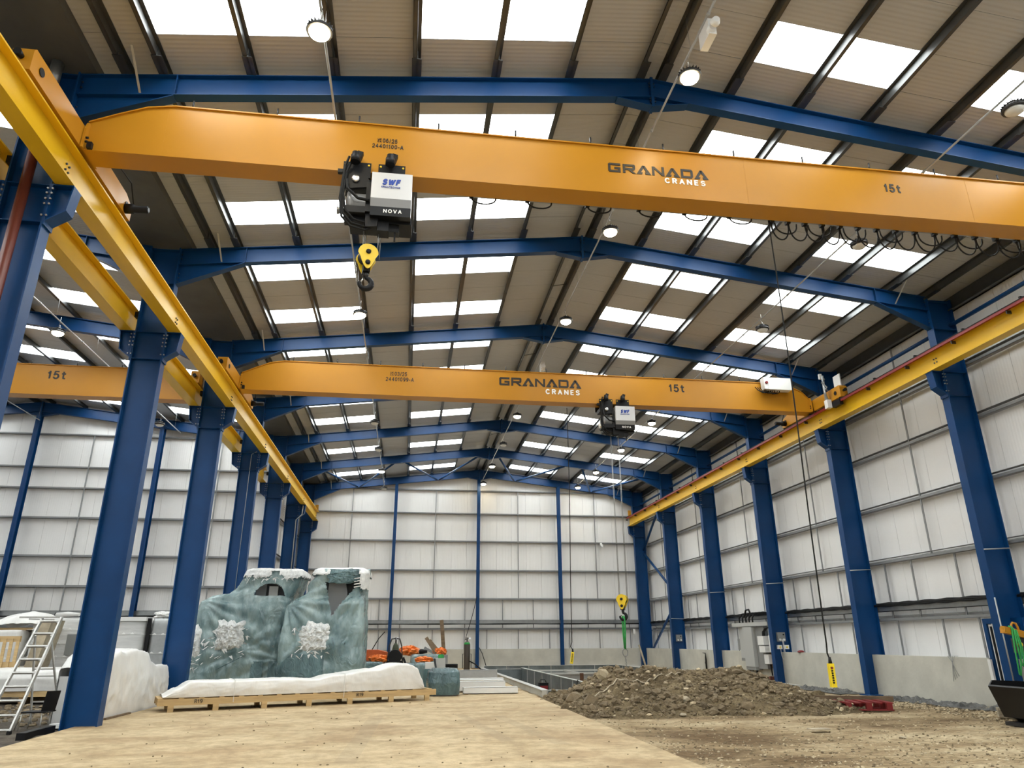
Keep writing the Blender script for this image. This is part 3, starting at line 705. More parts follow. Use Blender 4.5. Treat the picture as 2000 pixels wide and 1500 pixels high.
# ------------------------------------------------------------------ lamps and their conduits
def high_bay(x, y, z, on, label):
    t = thing('high_bay_lamp', label, 'lamp', (x, y, z), 'round high bay lamps')
    MB().lathe([(0.205, 0.0), (0.215, 0.03), (0.19, 0.07), (0.12, 0.085)], (x, y, z), 20).build('housing', 'dark_steel', t)
    m = MB()
    for k in range(20):
        a = 2*math.pi*k/20; c, s_ = math.cos(a), math.sin(a)
        m.bar((x+c*0.09, y+s_*0.09, z+0.10), (x+c*0.205, y+s_*0.205, z+0.085), 0.006, 0.06)
    m.build('cooling_fins', 'dark_steel', t)
    MB().lathe([(0.10, 0.085), (0.10, 0.17), (0.06, 0.19)], (x, y, z), 14).build('driver', 'dark_steel', t)
    MB().lathe([(0.05, -0.085), (0.11, -0.07), (0.155, -0.035), (0.17, 0.004)], (x, y, z), 20).build('lens', 'lamp_lens' if on else 'lens_off', t)
    m = MB().tube([(x, y, z+0.19), (x+0.03, y, z+0.24), (x, y, z+0.29), (x-0.02, y, z+0.26)], 0.008, 6)
    m.tube([(x, y, z+0.28), (x+0.005, y, z+0.55)], 0.005, 5); m.build('hook', 'chrome', t)
    return t
def conduit(x, z, y0, y1, label, hang=0.7):
    t = thing('lamp_conduit', label, 'conduit', (x, (y0+y1)/2, z), 'lighting conduits')
    MB().tube([(x, y0, z), (x, y1, z)], 0.022, 8).build('pipe', 'galv_pale', t)
    y = y0 + 1.5
    while y < y1:
        MB().cyl((x, y, z), (x-0.02, y, z+hang), 0.004, 5).build('hanger_wire', 'galv', t); y += 3.06
    m = MB(); y = y0+0.8
    while y < y1: m.cyl((x, y-0.04, z), (x, y+0.04, z), 0.032, 8); y += 3.0
    m.build('couplers', 'galv_pale', t)
conduit(-1.78, 11.36, 2.0, 47.0, 'thin lighting conduit over the left half of the main hall', 0.6)
conduit(4.75, 11.98, 2.0, 47.4, 'thin lighting conduit just right of the roof ridge', 0.85)
conduit(10.98, 11.52, 2.0, 46.8, 'thin lighting conduit over the right half of the main hall', 0.6)
conduit(-11.2, 11.30, 2.0, 35.0, 'thin lighting conduit in the side hall', 0.8)
conduit(-17.6, 11.7, 15.0, 35.0, 'thin lighting conduit at the side hall ridge', 1.0)
L = [(-1.76, 9.02, 10.86, 1, 'lit high bay lamp near the top picture edge, left of the ridge'),
     (-1.76, 19.81, 11.0, 1, 'lit high bay lamp right below the front crane hook'),
     (-1.76, 31.0, 10.95, 0, 'unlit high bay lamp under the rear crane girder, left row'),
     (-1.76, 35.9, 10.98, 0, 'unlit high bay lamp, left row, second beyond the rear crane'),
     (-1.76, 41.2, 11.05, 1, 'lit high bay lamp of the left row near the end wall'),
     (-1.76, 46.2, 11.05, 0, 'unlit high bay lamp of the left row against the end wall rafter'),
     (4.75, 9.78, 11.49, 1, 'lit high bay lamp in front of the nearest rafter, right of its apex'),
     (4.75, 15.18, 11.55, 1, 'lit high bay lamp between the front crane and the second rafter'),
     (4.75, 20.57, 11.53, 1, 'lit high bay lamp above the rear crane near the third rafter'),
     (4.75, 31.3, 11.6, 1, 'lit high bay lamp just under the rear crane girder, middle row'),
     (4.75, 36.3, 11.55, 0, 'unlit high bay lamp of the middle row'),
     (4.75, 41.5, 11.6, 1, 'lit high bay lamp of the middle row, second from the end wall'),
     (4.75, 46.6, 11.6, 1, 'lit high bay lamp in front of the middle wall post'),
     (10.97, 9.37, 11.13, 0, 'unlit high bay lamp cut by the right picture edge'),
     (10.97, 14.28, 11.12, 0, 'unlit high bay lamp against a rooflight above the cable loops'),
     (10.97, 19.5, 11.12, 0, 'unlit high bay lamp above the control box of the rear crane'),
     (10.97, 30.46, 11.25, 1, 'lit high bay lamp right of the rear hoist'),
     (10.97, 35.5, 11.25, 1, 'lit high bay lamp below the rear hoist, right row'),
     (10.97, 40.8, 11.25, 1, 'lit high bay lamp of the right row, second from the end wall'),
     (10.97, 45.6, 11.3, 1, 'lit high bay lamp of the right row against the end wall'),
     (-11.2, 22.15, 10.9, 1, 'lit high bay lamp in the side hall above the side crane'),
     (-11.2, 32.1, 10.85, 0, 'unlit high bay lamp in the side hall between two columns'),
     (-17.6, 31.5, 11.1, 0, 'unlit high bay lamp in the side hall at the left picture edge')]
for a in L: high_bay(*a)
# twin spot emergency light on the ridge conduit
def emergency(x, y, z, label):
    t = thing('emergency_light', label, 'light', (x, y, z))
    MB().box(x-0.05, x+0.09, y-0.20, y+0.2, z-0.12, z+0.22).build('battery_box', 'white_paint', t)
    for dy in (-0.25, -0.42):
        MB().lathe([(0.06, 0.0), (0.085, 0.06), (0.085, 0.10)], (x, y+dy, z-0.02), 12, 'Y').build('spot_head', 'white_paint', t)
        MB().cyl((x, y+dy+0.05, z), (x, y-0.1, z+0.05), 0.02, 6).build('bracket', 'white_paint', t)
emergency(4.80, 9.05, 11.72, 'white twin spot emergency light near the top right of the ridge')
emergency(4.80, 25.2, 11.65, 'white twin spot emergency light just above the rear crane girder')
# ------------------------------------------------------------------ overhead cranes
GB, GT = 9.77, 10.84          # girder bottom and top
def crane(y0, xl, xr, label, cap, capx, logo=None, ser=None, studs=True, wl=0.42):
    """box girder along X with near web at y0; end carriages on the rails at xl and xr"""
    t = thing('overhead_crane', label, 'crane', ((xl+xr)/2, y0+wl/2, GB), 'overhead travelling cranes')
    a, b = xl+0.18, xr-0.18; tp = 1.35
    prof = [(a, GB), (b, GB), (b, GB+0.42), (b-0.32, GT-0.32), (b-0.75, GT-0.12), (b-tp, GT-0.02), (a+1.37, GT-0.02), (a+0.91, GT-0.10), (a+0.45, GT-0.30), (a, GB+0.55)]
    m = MB().prism(prof, 'Y', y0, y0+wl); m.build('girder', 'crane_orange', t)
    # flanges: bottom plate and top plate following the tapered ends
    MB().box(a, b, y0-0.03, y0+wl+0.03, GB-0.025, GB).build('bottom_flange', 'crane_orange', t)
    m = MB(); tops = prof[2:]
    for p, q in zip(tops, tops[1:]): m.prism([p, q, (q[0], q[1]+0.025), (p[0], p[1]+0.025)], 'Y', y0-0.035, y0+wl+0.035)
    m.build('top_flange', 'crane_orange', t)
    # end carriages
    for x, s in ((xl, 1), (xr, -1)):
        yc = y0 + wl/2; L = 2.05
        c = MB().prism([(yc-L, GB-0.0), (yc+L, GB-0.0), (yc+L, GB+0.30), (yc+L-0.35, GB+0.42), (yc-L+0.05, GB+0.42), (yc-L, GB+0.36)], 'X', x-0.14, x+0.16*s if s > 0 else x+0.14).build('end_carriage', 'crane_orange', t)
        for yy in (yc-L+0.28, yc+L-0.28):
            MB().lathe([(0.13, -0.05), (0.13, 0.05)], (x, yy, GB+0.03), 16, 'X').build('wheel', 'dark_steel', c)
            MB().lathe([(0.07, 0), (0.07, 0.012)], (x+s*0.165, yy, GB+0.2), 14, 'X').build('axle_cover', 'black', c)
        MB().lathe([(0.045, 0), (0.06, -0.12)], (x, yc-L, GB+0.22), 12, 'Y').build('buffer', 'black', c)
        MB().lathe([(0.045, 0), (0.06, 0.12)], (x, yc+L, GB+0.2), 12, 'Y').build('buffer', 'black', c)
        # end plate with bolts
        xe = x + s*0.20
        MB().prism([(y0-0.11, GB-0.02), (y0+wl+0.11, GB-0.02), (y0+wl+0.11, GB+0.36), (y0+wl+0.05, GB+0.52), (y0-0.05, GB+0.52), (y0-0.11, GB+0.36)], 'X', xe-0.03, xe+0.01).build('end_plate', 'crane_orange', t)
        m = MB()
        for z in (GB+0.12, GB+0.2): m.cyl((xe+s*0.01, y0-0.06, z), (xe+s*0.05, y0-0.06, z), 0.022, 6)
        m.build('bolt_group', 'black', t)
        # travel motor at the far carriage end
        m = MB().lathe([(0.10, 0), (0.10, 0.16), (0.075, 0.17), (0.075, 0.42), (0.05, 0.44)], (x+s*0.16, yc+L-0.28, GB+0.12), 14, 'X') if s > 0 else MB().lathe([(0.10, 0), (0.10, -0.16), (0.075, -0.17), (0.075, -0.42), (0.05, -0.44)], (x-0.16, yc+L-0.28, GB+0.12), 14, 'X')
        m.build('travel_motor', 'black', t)
        m = MB().tube([(x+s*0.3, yc+L-0.28, GB+0.2), (x+s*0.32, yc+L-0.6, GB+0.5), (x+s*0.34, yc+0.8, GB+0.42), (x+s*0.5, yc+0.3, GB+0.3)], 0.012, 6); m.build('motor_cable', 'rubber', t)
        # limit switch on the near girder corner
        m = MB().box(xe+0.06, xe+0.14, y0-0.10, y0-0.03, GB-0.02, GB+0.1); m.build('limit_switch', 'black', t)
    if studs:
        x = a + 1.65
        while x < b - 1.6:
            MB().cyl((x, y0+0.0, GT), (x, y0+0.0, GT+0.16), 0.018, 6).build('lifting_stud', 'dark_steel', t); x += 1.475
    for k, me in enumerate(TXT[cap]):
        o = inst(me, 'letter', t, (capx, y0-0.002, GB+0.555 if cap == 'cap_s' else GB+0.55)); o['label'] = 'black character %s of the load mark' % '15t'[k]
    return t
def logo(t, y0, x0, zb, h, wl, gap, th, sub, subx, subz):
    mbs, w = block_letters('GRANADA', h, wl, gap, th)
    for k, mb in enumerate(mbs):
        o = inst(mb.mesh('letter', 'black_text'), 'letter', t, (x0, y0-0.008, zb)); o['label'] = 'wide black letter ' + 'GRANADA'[k]
    for k, me in enumerate(TXT[sub]):
        o = inst(me, 'letter', t, (subx, y0-0.002, subz)); o['label'] = 'white letter ' + 'CRANES'[k]
def serial(t, y0, x0, z0, k):
    s = 1 if k == 1 else 1.6
    o = inst(TXT['uk'], 'serial_lettering', t, (x0+0.09*s, y0-0.002, z0+0.175*s)); o.scale = (s, 1, s)
    o = inst(TXT['ca'], 'serial_lettering', t, (x0+0.09*s, y0-0.002, z0+0.125*s)); o.scale = (s, 1, s)
    inst(TXT['date%d' % k], 'serial_lettering', t, (x0+0.185*s, y0-0.002, z0+0.125*s)); inst(TXT['ser%d' % k], 'serial_lettering', t, (x0, y0-0.002, z0))
def seam(t, y0, xs):
    for x in xs: MB().box(x-0.004, x+0.004, y0-0.002, y0, GB, GT-0.02).build('web_seam', 'crane_orange', t)
C1 = crane(11.05, -6.04, 14.93, 'front orange overhead crane girder crossing the top of the picture', 'cap_s', 9.30)
logo(C1, 11.05, 3.49, 10.24, 0.205, 0.245, 0.048, 0.235, 'cranes_s', 4.61, 10.085)
serial(C1, 11.05, -0.99, 10.33, 1); seam(C1, 11.05, (-4.6, 0.1, 6.3, 11.2))
C2 = crane(23.50, -6.04, 14.93, 'rear orange overhead crane girder crossing the middle of the hall', 'cap_l', 9.22)
logo(C2, 23.50, 2.93, 10.29, 0.31, 0.37, 0.06, 0.235, 'cranes_l', 4.60, 10.03)
serial(C2, 23.50, -1.05, 10.27, 2); seam(C2, 23.5, (-2.2, 3.4, 8.7))
C3 = crane(24.90, -28.3, -7.20, 'orange overhead crane of the side hall, seen at the left picture edge', 'cap_l', -12.60)
# warm-grey cabinet with wiring on the rear crane
t = thing('crane_control_box', 'white control box mounted on the right end of the rear crane', 'control box', (13.3, 23.2, 10.5))
MB().box(12.95, 13.85, 23.12, 23.42, 10.46, 10.92).build('housing', 'white_paint', t)
MB().box(12.80, 12.95, 23.14, 23.42, 10.48, 10.94).build('switch_panel', 'white_paint', t)
MB().lathe([(0.05, 0), (0.05, -0.05)], (12.88, 23.14, 10.72), 12, 'Y').build('isolator_knob', 'red_plastic', t)
for k in range(7):
    x = 12.72 + 0.09*k
    MB().tube([(x-0.15, 23.42, 10.62), (x-0.12, 23.28, 10.45-0.02*k), (x+0.05, 23.24, 10.34), (x+0.16, 23.26, 10.40), (x+0.18, 23.28, 10.48)], 0.016, 6).build('cable', 'rubber', t)
# current collector mast on the right end of the rear crane
t = thing('current_collector', 'grey collector mast with junction box over the red conductor rail', 'collector', (14.55, 22.6, 9.7))
MB().tube([(14.62, 22.3, 10.75), (14.62, 22.3, 9.75)], 0.045, 8).build('mast', 'galv_pale', t)
MB().tube([(14.62, 22.3, 10.3), (14.95, 22.6, 10.3)], 0.02, 6).build('arm', 'galv_pale', t)
MB().box(14.53, 14.69, 22.1, 22.3, 9.48, 9.78).build('junction_box', 'white_paint', t)
MB().tube([(14.62, 22.2, 10.6), (14.5, 22.2, 10.45), (14.7, 22.25, 10.3), (14.55, 22.2, 10.15), (14.62, 22.2, 9.8)], 0.03, 8).build('flexible_hose', 'galv', t)
MB().box(14.66, 14.8, 21.6, 22.05, 9.45, 9.66).build('collector_shoe', 'black', t)
MB().box(14.70, 14.80, 22.6, 22.68, 10.75, 10.95).build('antenna', 'white_paint', t)
o = MB().box(14.92, 14.95, 21.75, 22.15, 10.18, 10.66).build('warning_sign', 'white_paint'); tag(o, 'small white sign plate above the right end of the rear crane', 'sign')

# ------------------------------------------------------------------ hoists
def hoist(label):
    """trolley hung on the bottom flange of the front girder; the rear one is a copy"""
    y = 11.05; t = thing('crane_hoist', label, 'hoist', (-0.85, 11.25, GB), 'hoists under the crane girders')
    for (x0, x1) in ((-1.46, -0.97), (-0.84, -0.36)):
        p = MB().box(x0, x1, y-0.10, y-0.075, 9.58, 9.90).build('trolley_plate', 'black', t)
        MB().box(x0, x1, y+0.49, y+0.515, 9.58, 9.90).build('trolley_plate', 'black', t)
        m = MB()
        for xx in (x0+0.04, x1-0.04):
            for zz in (9.84,): m.cyl((xx, y-0.10, zz), (xx, y-0.115, zz), 0.02, 6)
        m.build('plate_bolts', 'hook_yellow', p)
        xm = (x0+x1)/2 - 0.03
        MB().lathe([(0.085, 0), (0.085, 0.13), (0.065, 0.14), (0.065, 0.20), (0.03, 0.21)], (xm, y-0.24, 9.80), 14).build('travel_motor', 'black', t)
        MB().bar((xm+0.03, y-0.14, 9.90), (xm+0.08, y-0.14, 10.08), 0.10, 0.10).build('motor_junction', 'black', t)
        MB().tube([(xm, y-0.16, 9.92), (xm+0.02, y-0.10, 10.02)], 0.05, 10).build('motor_neck', 'dark_steel', t)
        for xx in (x0+0.1, x1-0.1):
            MB().lathe([(0.075, 0), (0.075, 0.05)], (xx, y-0.07, 9.69), 14, 'Y').build('wheel', 'dark_steel', t)
    MB().box(-1.55, -1.46, y-0.11, y-0.03, 9.66, 9.73).build('bumper', 'black', t)
    MB().prism([(-1.42, 9.62), (-1.05, 9.62), (-0.98, 9.5), (-1.0, 9.36), (-1.38, 9.30)], 'Y', y-0.15, y-0.10).build('bracket_plate', 'black', t)
    MB().lathe([(0.07, 0), (0.07, -0.04), (0.04, -0.05)], (-1.22, y-0.15, 9.50), 14, 'Y').build('pivot_cap', 'chrome', t)
    # cross beam, rope drum, motor
    MB().box(-1.42, -0.25, y-0.02, y+0.44, 9.46, 9.60).build('cross_beam', 'black', t)
    MB().lathe([(0.21, 0), (0.25, 0.03), (0.25, 0.10), (0.21, 0.13), (0.21, 0.52), (0.24, 0.55), (0.24, 0.62)], (-1.36, y+0.10, 9.12), 22, 'X').build('rope_drum', 'silver_dark', t)
    MB().box(-1.40, -1.02, y-0.16, y+0.30, 8.82, 8.95).build('drum_cover', 'black', t)
    MB().lathe([(0.15, 0), (0.15, 0.42), (0.12, 0.46)], (-0.72, y+0.42, 9.14), 18, 'X').build('hoist_motor', 'black', t)
    MB().box(-1.02, -0.90, y-0.16, y+0.34, 8.85, 9.46).build('gearbox', 'black_gloss', t)
    MB().box(-1.30, -0.20, y-0.02, y+0.42, 8.72, 8.86).build('chassis', 'black', t)
    MB().box(-0.80, -0.60, y-0.05, y+0.2, 8.55, 8.74).build('rope_guide', 'black', t)
    MB().box(-0.62, -0.42, y+0.02, y+0.2, 8.58, 8.72).build('limit_box', 'black_gloss', t)
    MB().box(-0.505, -0.475, y+0.05, y+0.08, 8.42, 8.72).build('stop_bar', 'black', t)
    MB().prism([(-1.02, 8.85), (-0.78, 8.85), (-0.80, 8.60), (-1.0, 8.58)], 'Y', y-0.10, y+0.10).build('rope_anchor', 'black', t)
    # silver cover with sloping chin and black foot
    MB().prism([(y-0.27, 9.07), (y-0.27, 9.60), (y-0.02, 9.60), (y-0.02, 9.07)], 'X', -0.93, -0.22).build('cover', 'silver', t)
    MB().prism([(y-0.27, 9.07), (y-0.02, 9.07), (y-0.02, 8.93), (y-0.22, 8.93)], 'X', -0.93, -0.22).build('cover_chin', 'silver_dark', t)
    MB().prism([(y-0.22, 8.93), (y-0.0, 8.93), (y-0.0, 8.76), (y-0.20, 8.76)], 'X', -0.93, -0.225).build('cover_foot', 'black_gloss', t)
    o = inst(TXT['swf'], 'maker_lettering', t, (-0.75, y-0.272, 9.345)); o['label'] = 'blue slanted lettering SWF'
    inst(TXT['kran'], 'maker_lettering', t, (-0.755, y-0.272, 9.285)); inst(TXT['nova'], 'model_lettering', t, (-0.70, y-0.214, 8.81))
    # drooping cables on the left side
    for k, (dx, z0, z1) in enumerate(((0, 9.75, 8.62), (0.03, 9.6, 8.70), (-0.02, 9.55, 8.56))):
        x = -1.42+dx
        MB().tube([(x+0.06, y-0.18, z0+0.2), (x+0.01, y-0.2, z0), (x-0.02, y-0.2, (z0+z1)/2), (x+0.03, y-0.17, z1+0.15), (x+0.18, y-0.12, z1), (x+0.42, y-0.06, z1-0.03), (x+0.62, y, z1+0.10)], 0.022, 8).build('cable', 'rubber', t)
    MB().tube([(-1.36, y-0.2, 9.45), (-1.34, y-0.22, 9.25), (-1.15, y-0.2, 9.08), (-0.95, y-0.2, 9.05)], 0.028, 8).build('cable', 'rubber', t)
    MB().lathe([(0.09, 0), (0.05, 0.08), (0.09, 0.12)], (-1.5, y-0.1, 8.88), 12, 'X').build('bell_housing', 'chrome', t)
    return t
H1 = hoist('black and silver hoist under the front crane girder')
index_kids()
H2 = dup(H1, (7.99, 12.45, 0), 'black and silver hoist under the rear crane girder, above the green sling')

def ropes(label, x, y, z0, z1, splay):
    t = thing('hoist_rope', label, 'rope', (x, y, z1), 'steel hoist ropes')
    for (dx, dy) in ((-0.10, -0.08), (-0.075, 0.10), (0.16, -0.08), (0.185, 0.10)):
        MB().cyl((x+dx*splay, y+dy, z0), (x+dx, y+dy, z1), 0.008, 6).build('rope_fall', 'rope', t)
    return t
def hook_block(label, x, y, zt, rot, ring=False):
    """yellow two-sheave block: pear shaped side plates, sheaves, black hook. zt = top"""
    t = thing('hook_block', label, 'hook block', (x, y, zt), 'yellow hook blocks'); org = Vector((x, y, zt))
    o0 = Vector((0, 0, 0)); t['_o'] = (0.0, 0.0, 0.0)
    def plate(yy):
        pts = []
        for k in range(24):
            a = 2*math.pi*k/24; r = 0.175 if math.sin(a) > 0 else 0.175 - 0.06*(-math.sin(a))
            pts.append((r*math.cos(a)*(1 if math.sin(a) > -0.2 else 0.85), -0.185 + (0.18 if math.sin(a) > 0 else 0.30)*math.sin(a)))
        return MB().prism(pts, 'Y', yy, yy+0.02)
    for yy in (-0.16, 0.14):
        p = plate(yy).build('side_plate', 'hook_yellow', t)
        for zz in (-0.16, -0.37):
            s = -1 if yy < 0 else 1
            MB().lathe([(0.045, 0), (0.045, 0.02*s), (0.02, 0.03*s)], (0, yy + (0 if s < 0 else 0.02), zz), 12, 'Y').build('axle_cap', 'black', p)
    MB().lathe([(0.12, -0.10), (0.15, -0.09), (0.12, -0.07), (0.12, 0.07), (0.15, 0.09), (0.12, 0.10)], (0, 0, -0.17), 18, 'Y').build('sheave', 'dark_steel', t)
    MB().box(-0.06, 0.06, -0.10, 0.10, -0.50, -0.33).build('crosshead', 'black', t)
    MB().lathe([(0.045, 0), (0.05, 0.1)], (0, 0, -0.58), 12).build('hook_shank', 'dark_steel', t)
    pts = [(0, 0, -0.56)]; rr = [0.042]
    for k in range(15):
        a = R(80 - 20*k); r = 0.105
        pts.append((0.0 + r*math.cos(a), 0, -0.70 + r*math.sin(a))); rr.append(0.036 + 0.02*math.sin(math.pi*min(1, k/11)) - (0.03 if k == 14 else 0))
    MB().tube(pts, rr, 10).build('hook', 'black', t)
    MB().tube([(-0.03, 0.0, -0.6), (-0.07, 0, -0.68)], 0.015, 6).build('safety_latch', 'chrome', t)
    t.rotation_euler = (0, 0, R(rot)); t['_o'] = tuple(org)
    return t
ropes('four steel ropes between the front hoist and its hook block', -0.93, 11.2, 8.75, 8.13, 1.0)
hook_block('yellow hook block with empty black hook under the front hoist', -0.95, 11.2, 8.30, 12)
ropes('steel ropes from the rear hoist down to the low hook block', 7.05, 23.65, 8.75, 3.0, 1.05)
hook_block('yellow hook block hanging low with a green sling on its hook', 7.05, 23.65, 3.18, -28)
# sling, ring and chain
t = thing('lifting_sling', 'green lifting sling hanging from the low hook', 'sling', (7.04, 23.65, 1.5))
MB().tube([(7.04, 23.60, 2.50), (7.075, 23.60, 2.40), (7.07, 23.61, 1.9), (7.055, 23.63, 1.47)], [0.025, 0.032, 0.03, 0.028], 8).build('strap', 'sling_green', t)
MB().tube([(7.04, 23.70, 2.50), (7.03, 23.70, 2.40), (7.035, 23.69, 1.9), (7.045, 23.67, 1.47)], 0.028, 8).build('strap', 'sling_green', t)
def link(c, a, b, r, rot, n=12):
    pts = []
    for k in range(n+1):
        an = 2*math.pi*k/n; px = a*math.cos(an); pz = b*math.sin(an)
        pts.append((c[0] + px*math.cos(rot), c[1] + px*math.sin(rot), c[2] + pz))
    return MB().tube(pts, r, 6, cap=False)
t = thing('lifting_chain', 'rusty chain and ring hanging below the green sling', 'chain', (7.04, 23.65, 0.6))
link((7.05, 23.65, 1.38), 0.085, 0.12, 0.016, 0).build('ring', 'rope', t)
z = 1.25
for k in range(14):
    link((7.05+0.004*k, 23.65, z), 0.022, 0.036, 0.008, (k % 2)*math.pi/2, 8).build('chain_link', 'rope', t); z -= 0.052

# ------------------------------------------------------------------ festoon cable loops behind the front girder
t = thing('festoon_cable', 'black festoon cable hanging in loops under the front crane', 'cable', (8.0, 11.62, 9.7))
MB().box(0.4, 14.4, 11.60, 11.64, 9.82, 9.86).build('festoon_rail', 'galv', t)
def loop(x0, x1, z, dep, y, r=0.016):
    pts = []
    for k in range(13):
        f = k/12; a = math.pi*f
        pts.append(((x0+x1)/2 - (x1-x0)/2*math.cos(a), y, z - dep*math.sin(a)**0.75))
    return MB().tube(pts, r, 6)
for x in (0.9, 2.0, 3.2, 4.25, 5.2, 6.15):
    loop(x, x+0.48, 9.84, 0.16, 11.62).build('cable_loop', 'rubber', t)
    MB().box(x-0.04, x+0.04, 11.58, 11.66, 9.80, 9.88).build('cable_trolley', 'black', t)
x = 7.05; k = 0
while x < 14.2:
    w = 0.34 + 0.10*random.random() + 0.012*k
    loop(x, x+w, 9.80, 0.40+0.06*random.random(), 11.60+0.05*random.random()).build('cable_loop', 'rubber', t)
    if k % 2 == 0: loop(x+0.1, x+w+0.2, 9.80, 0.24+0.06*random.random(), 11.66).build('cable_loop', 'rubber', t)
    MB().box(x-0.04, x+0.04, 11.57, 11.67, 9.76, 9.88).build('cable_trolley', 'black', t)
    x += 0.36 + 0.012*k; k += 1
# pendants
def pendant(label, x, y, ztop, zbox, tilt, h=0.36):
    t = thing('pendant_control', label, 'pendant', (x, y, zbox-h), 'yellow hanging pendant controls')
    pts = [(x+0.07*(1-f)+0.02*math.sin(f*5), y, ztop + (zbox+0.30-ztop)*f) for f in [k/14 for k in range(15)]]
    pts += [(x-0.03-0.02*tilt, y, zbox+0.16), (x+0.0, y, zbox+0.06), (x, y, zbox)]
    MB().tube(pts, 0.013, 6).build('cable', 'rubber', t)
    MB().tube([(x, y, zbox+0.10), (x, y, zbox-0.02)], [0.02, 0.035], 8).build('cable_gland', 'black', t)
    d = Vector((-0.10*tilt, 0, -1)).normalized(); p0 = Vector((x, y, zbox)); p1 = p0 + d*h
    b0 = MB().bar(p0, p1, 0.085, 0.075, (0, 1, 0)).build('housing', 'pendant_yellow', t)
    m = MB()
    for k in range(6):
        c = p0 + d*(0.11 + 0.036*k) + Vector((-0.012, -0.037, 0)); m.cyl(c, c + Vector((0, -0.018, 0)), 0.014, 8)
    m.build('push_buttons', 'black', b0)
    c = p0 + d*0.065 + Vector((-0.012, -0.037, 0)); MB().cyl(c, c+Vector((0, -0.022, 0)), 0.018, 10).build('stop_button', 'red_plastic', b0)
    return t
pendant('yellow pendant control hanging from the front crane before the concrete wall', 6.93, 11.63, 9.83, 1.38, 0.0)
pendant('yellow pendant control hanging from the rear crane before the far wall', 5.40, 24.0, 9.70, 1.40, 1.6)
t = MB().tube([(-17.75, 26.0, 9.7), (-17.9, 26.0, 7.0), (-18.1, 26.0, 3.0)], 0.014, 6).build('pendant_cable', 'rubber'); tag(t, 'thin black cable hanging from the side crane at the left edge', 'cable')
# ------------------------------------------------------------------ ground: earth, gravel, pit
def dirt_mat(name, ca, cb, cc, scale=1.0, gr=0.5):
    m = bpy.data.materials.new(name); m.use_nodes = True; MATS[name] = m
    global nt, geo
    nt = m.node_tree; b = nt.nodes['Principled BSDF']; b.inputs['Roughness'].default_value = 0.95; b.inputs['Specular IOR Level'].default_value = 0.15
    geo = nt.nodes.new('ShaderNodeNewGeometry')
    n1 = noise_node(0.55*scale, 8, (0.6, 1.2, 1)); n2 = noise_node(9*scale, 8, (0.8, 1.2, 1)); n3 = noise_node(30, 3, (1, 1, 1))
    c1 = ramp(n1.outputs['Fac'], [(0.38, ca), (0.5, cb), (0.63, cc)]); c2 = ramp(n2.outputs['Fac'], [(0.32, (0.45, 0.43, 0.40)), (0.62, (1.05, 1.05, 1.05))]); c3 = ramp(n3.outputs['Fac'], [(0.3, (0.6, 0.6, 0.6)), (0.6, (1.1, 1.1, 1.1))])
    col = mixc('MULTIPLY', 0.8, c1.outputs[0], c2.outputs[0]); col = mixc('MULTIPLY', gr, col, c3.outputs[0]); nt.links.new(col, b.inputs['Base Color'])
    bp = nt.nodes.new('ShaderNodeBump'); bp.inputs['Strength'].default_value = 0.8; bp.inputs['Distance'].default_value = 0.03
    nt.links.new(n2.outputs['Fac'], bp.inputs['Height']); nt.links.new(bp.outputs[0], b.inputs['Normal'])
    return m
dirt_mat('dirt', (0.17, 0.115, 0.062), (0.37, 0.28, 0.165), (0.56, 0.46, 0.30), 0.8)
dirt_mat('dark_dirt', (0.07, 0.06, 0.05), (0.12, 0.10, 0.08), (0.17, 0.15, 0.12))
dirt_mat('soil', (0.105, 0.077, 0.043), (0.18, 0.138, 0.08), (0.27, 0.21, 0.125), 2.0)
mat('stone_pale', (0.42, 0.36, 0.26), 0.9, 0, 0.25, 3.0)
mat('clod', (0.19, 0.145, 0.088), 0.95, 0, 0.35, 2.5, bump=0.6, bscale=30)
mat('stone_tan', (0.50, 0.41, 0.27), 0.9, 0, 0.3, 3.0)
def fbm(x, y, z=0.0, oct=4): return noise.fractal(Vector((x, y, z)), 1.0, 2.0, oct)
PX0, PX1, PY0, PY1 = 4.6, 12.5, 24.3, 44.0        # pit
def gz(x, y):
    if PX0 < x < PX1 and PY0 < y < PY1: return -1.0
    z = 0.03*fbm(x*0.35, y*0.35) + 0.018*fbm(x*1.7, y*1.7, 3) + 0.008*fbm(x*6, y*6, 5)
    if y > 40: z += 0.10*min(1, (y-40)/4)
    e = (x - 4.13)
    z += 0.055*math.exp(-e*e/0.5) if e > 0 else 0.055
    if y < 14: z -= 0.0
    return z
gm = MB(); xs = [4.10 + 0.12*i for i in range(97)]; ys = []
y = 3.0
while y < 47.6: ys.append(y); y += 0.11 if y < 26 else 0.3
gm.v = [(x, y, gz(x, y)) for y in ys for x in xs]; nx = len(xs)
gm.f = [(j*nx+i, j*nx+i+1, (j+1)*nx+i+1, (j+1)*nx+i) for j in range(len(ys)-1) for i in range(nx-1)]; gm.sm = [True]*len(gm.f)
G = thing('ground', 'bare brown earth and gravel right of the concrete slab', None, (10, 15, 0), kind='structure')
gm.build('earth', 'dirt', G)
MB().box(4.13, 16.2, YB, 3.05, -0.5, 0.03).build('earth', 'dirt', G)
gm = MB(); xs = [-28.9 + 0.45*i for i in range(51)]; ys = [YB + 0.45*i for i in range(109)]
gm.grid(lambda u, v: (-28.9 + u*22.6, YB + v*(36.0-YB), 0.02 + 0.04*fbm(u*30, v*70)), 70, 130); G2 = thing('ground', 'dark trodden earth floor of the side hall', None, (-15, 15, 0), kind='structure')
gm.build('earth', 'dark_dirt', G2)
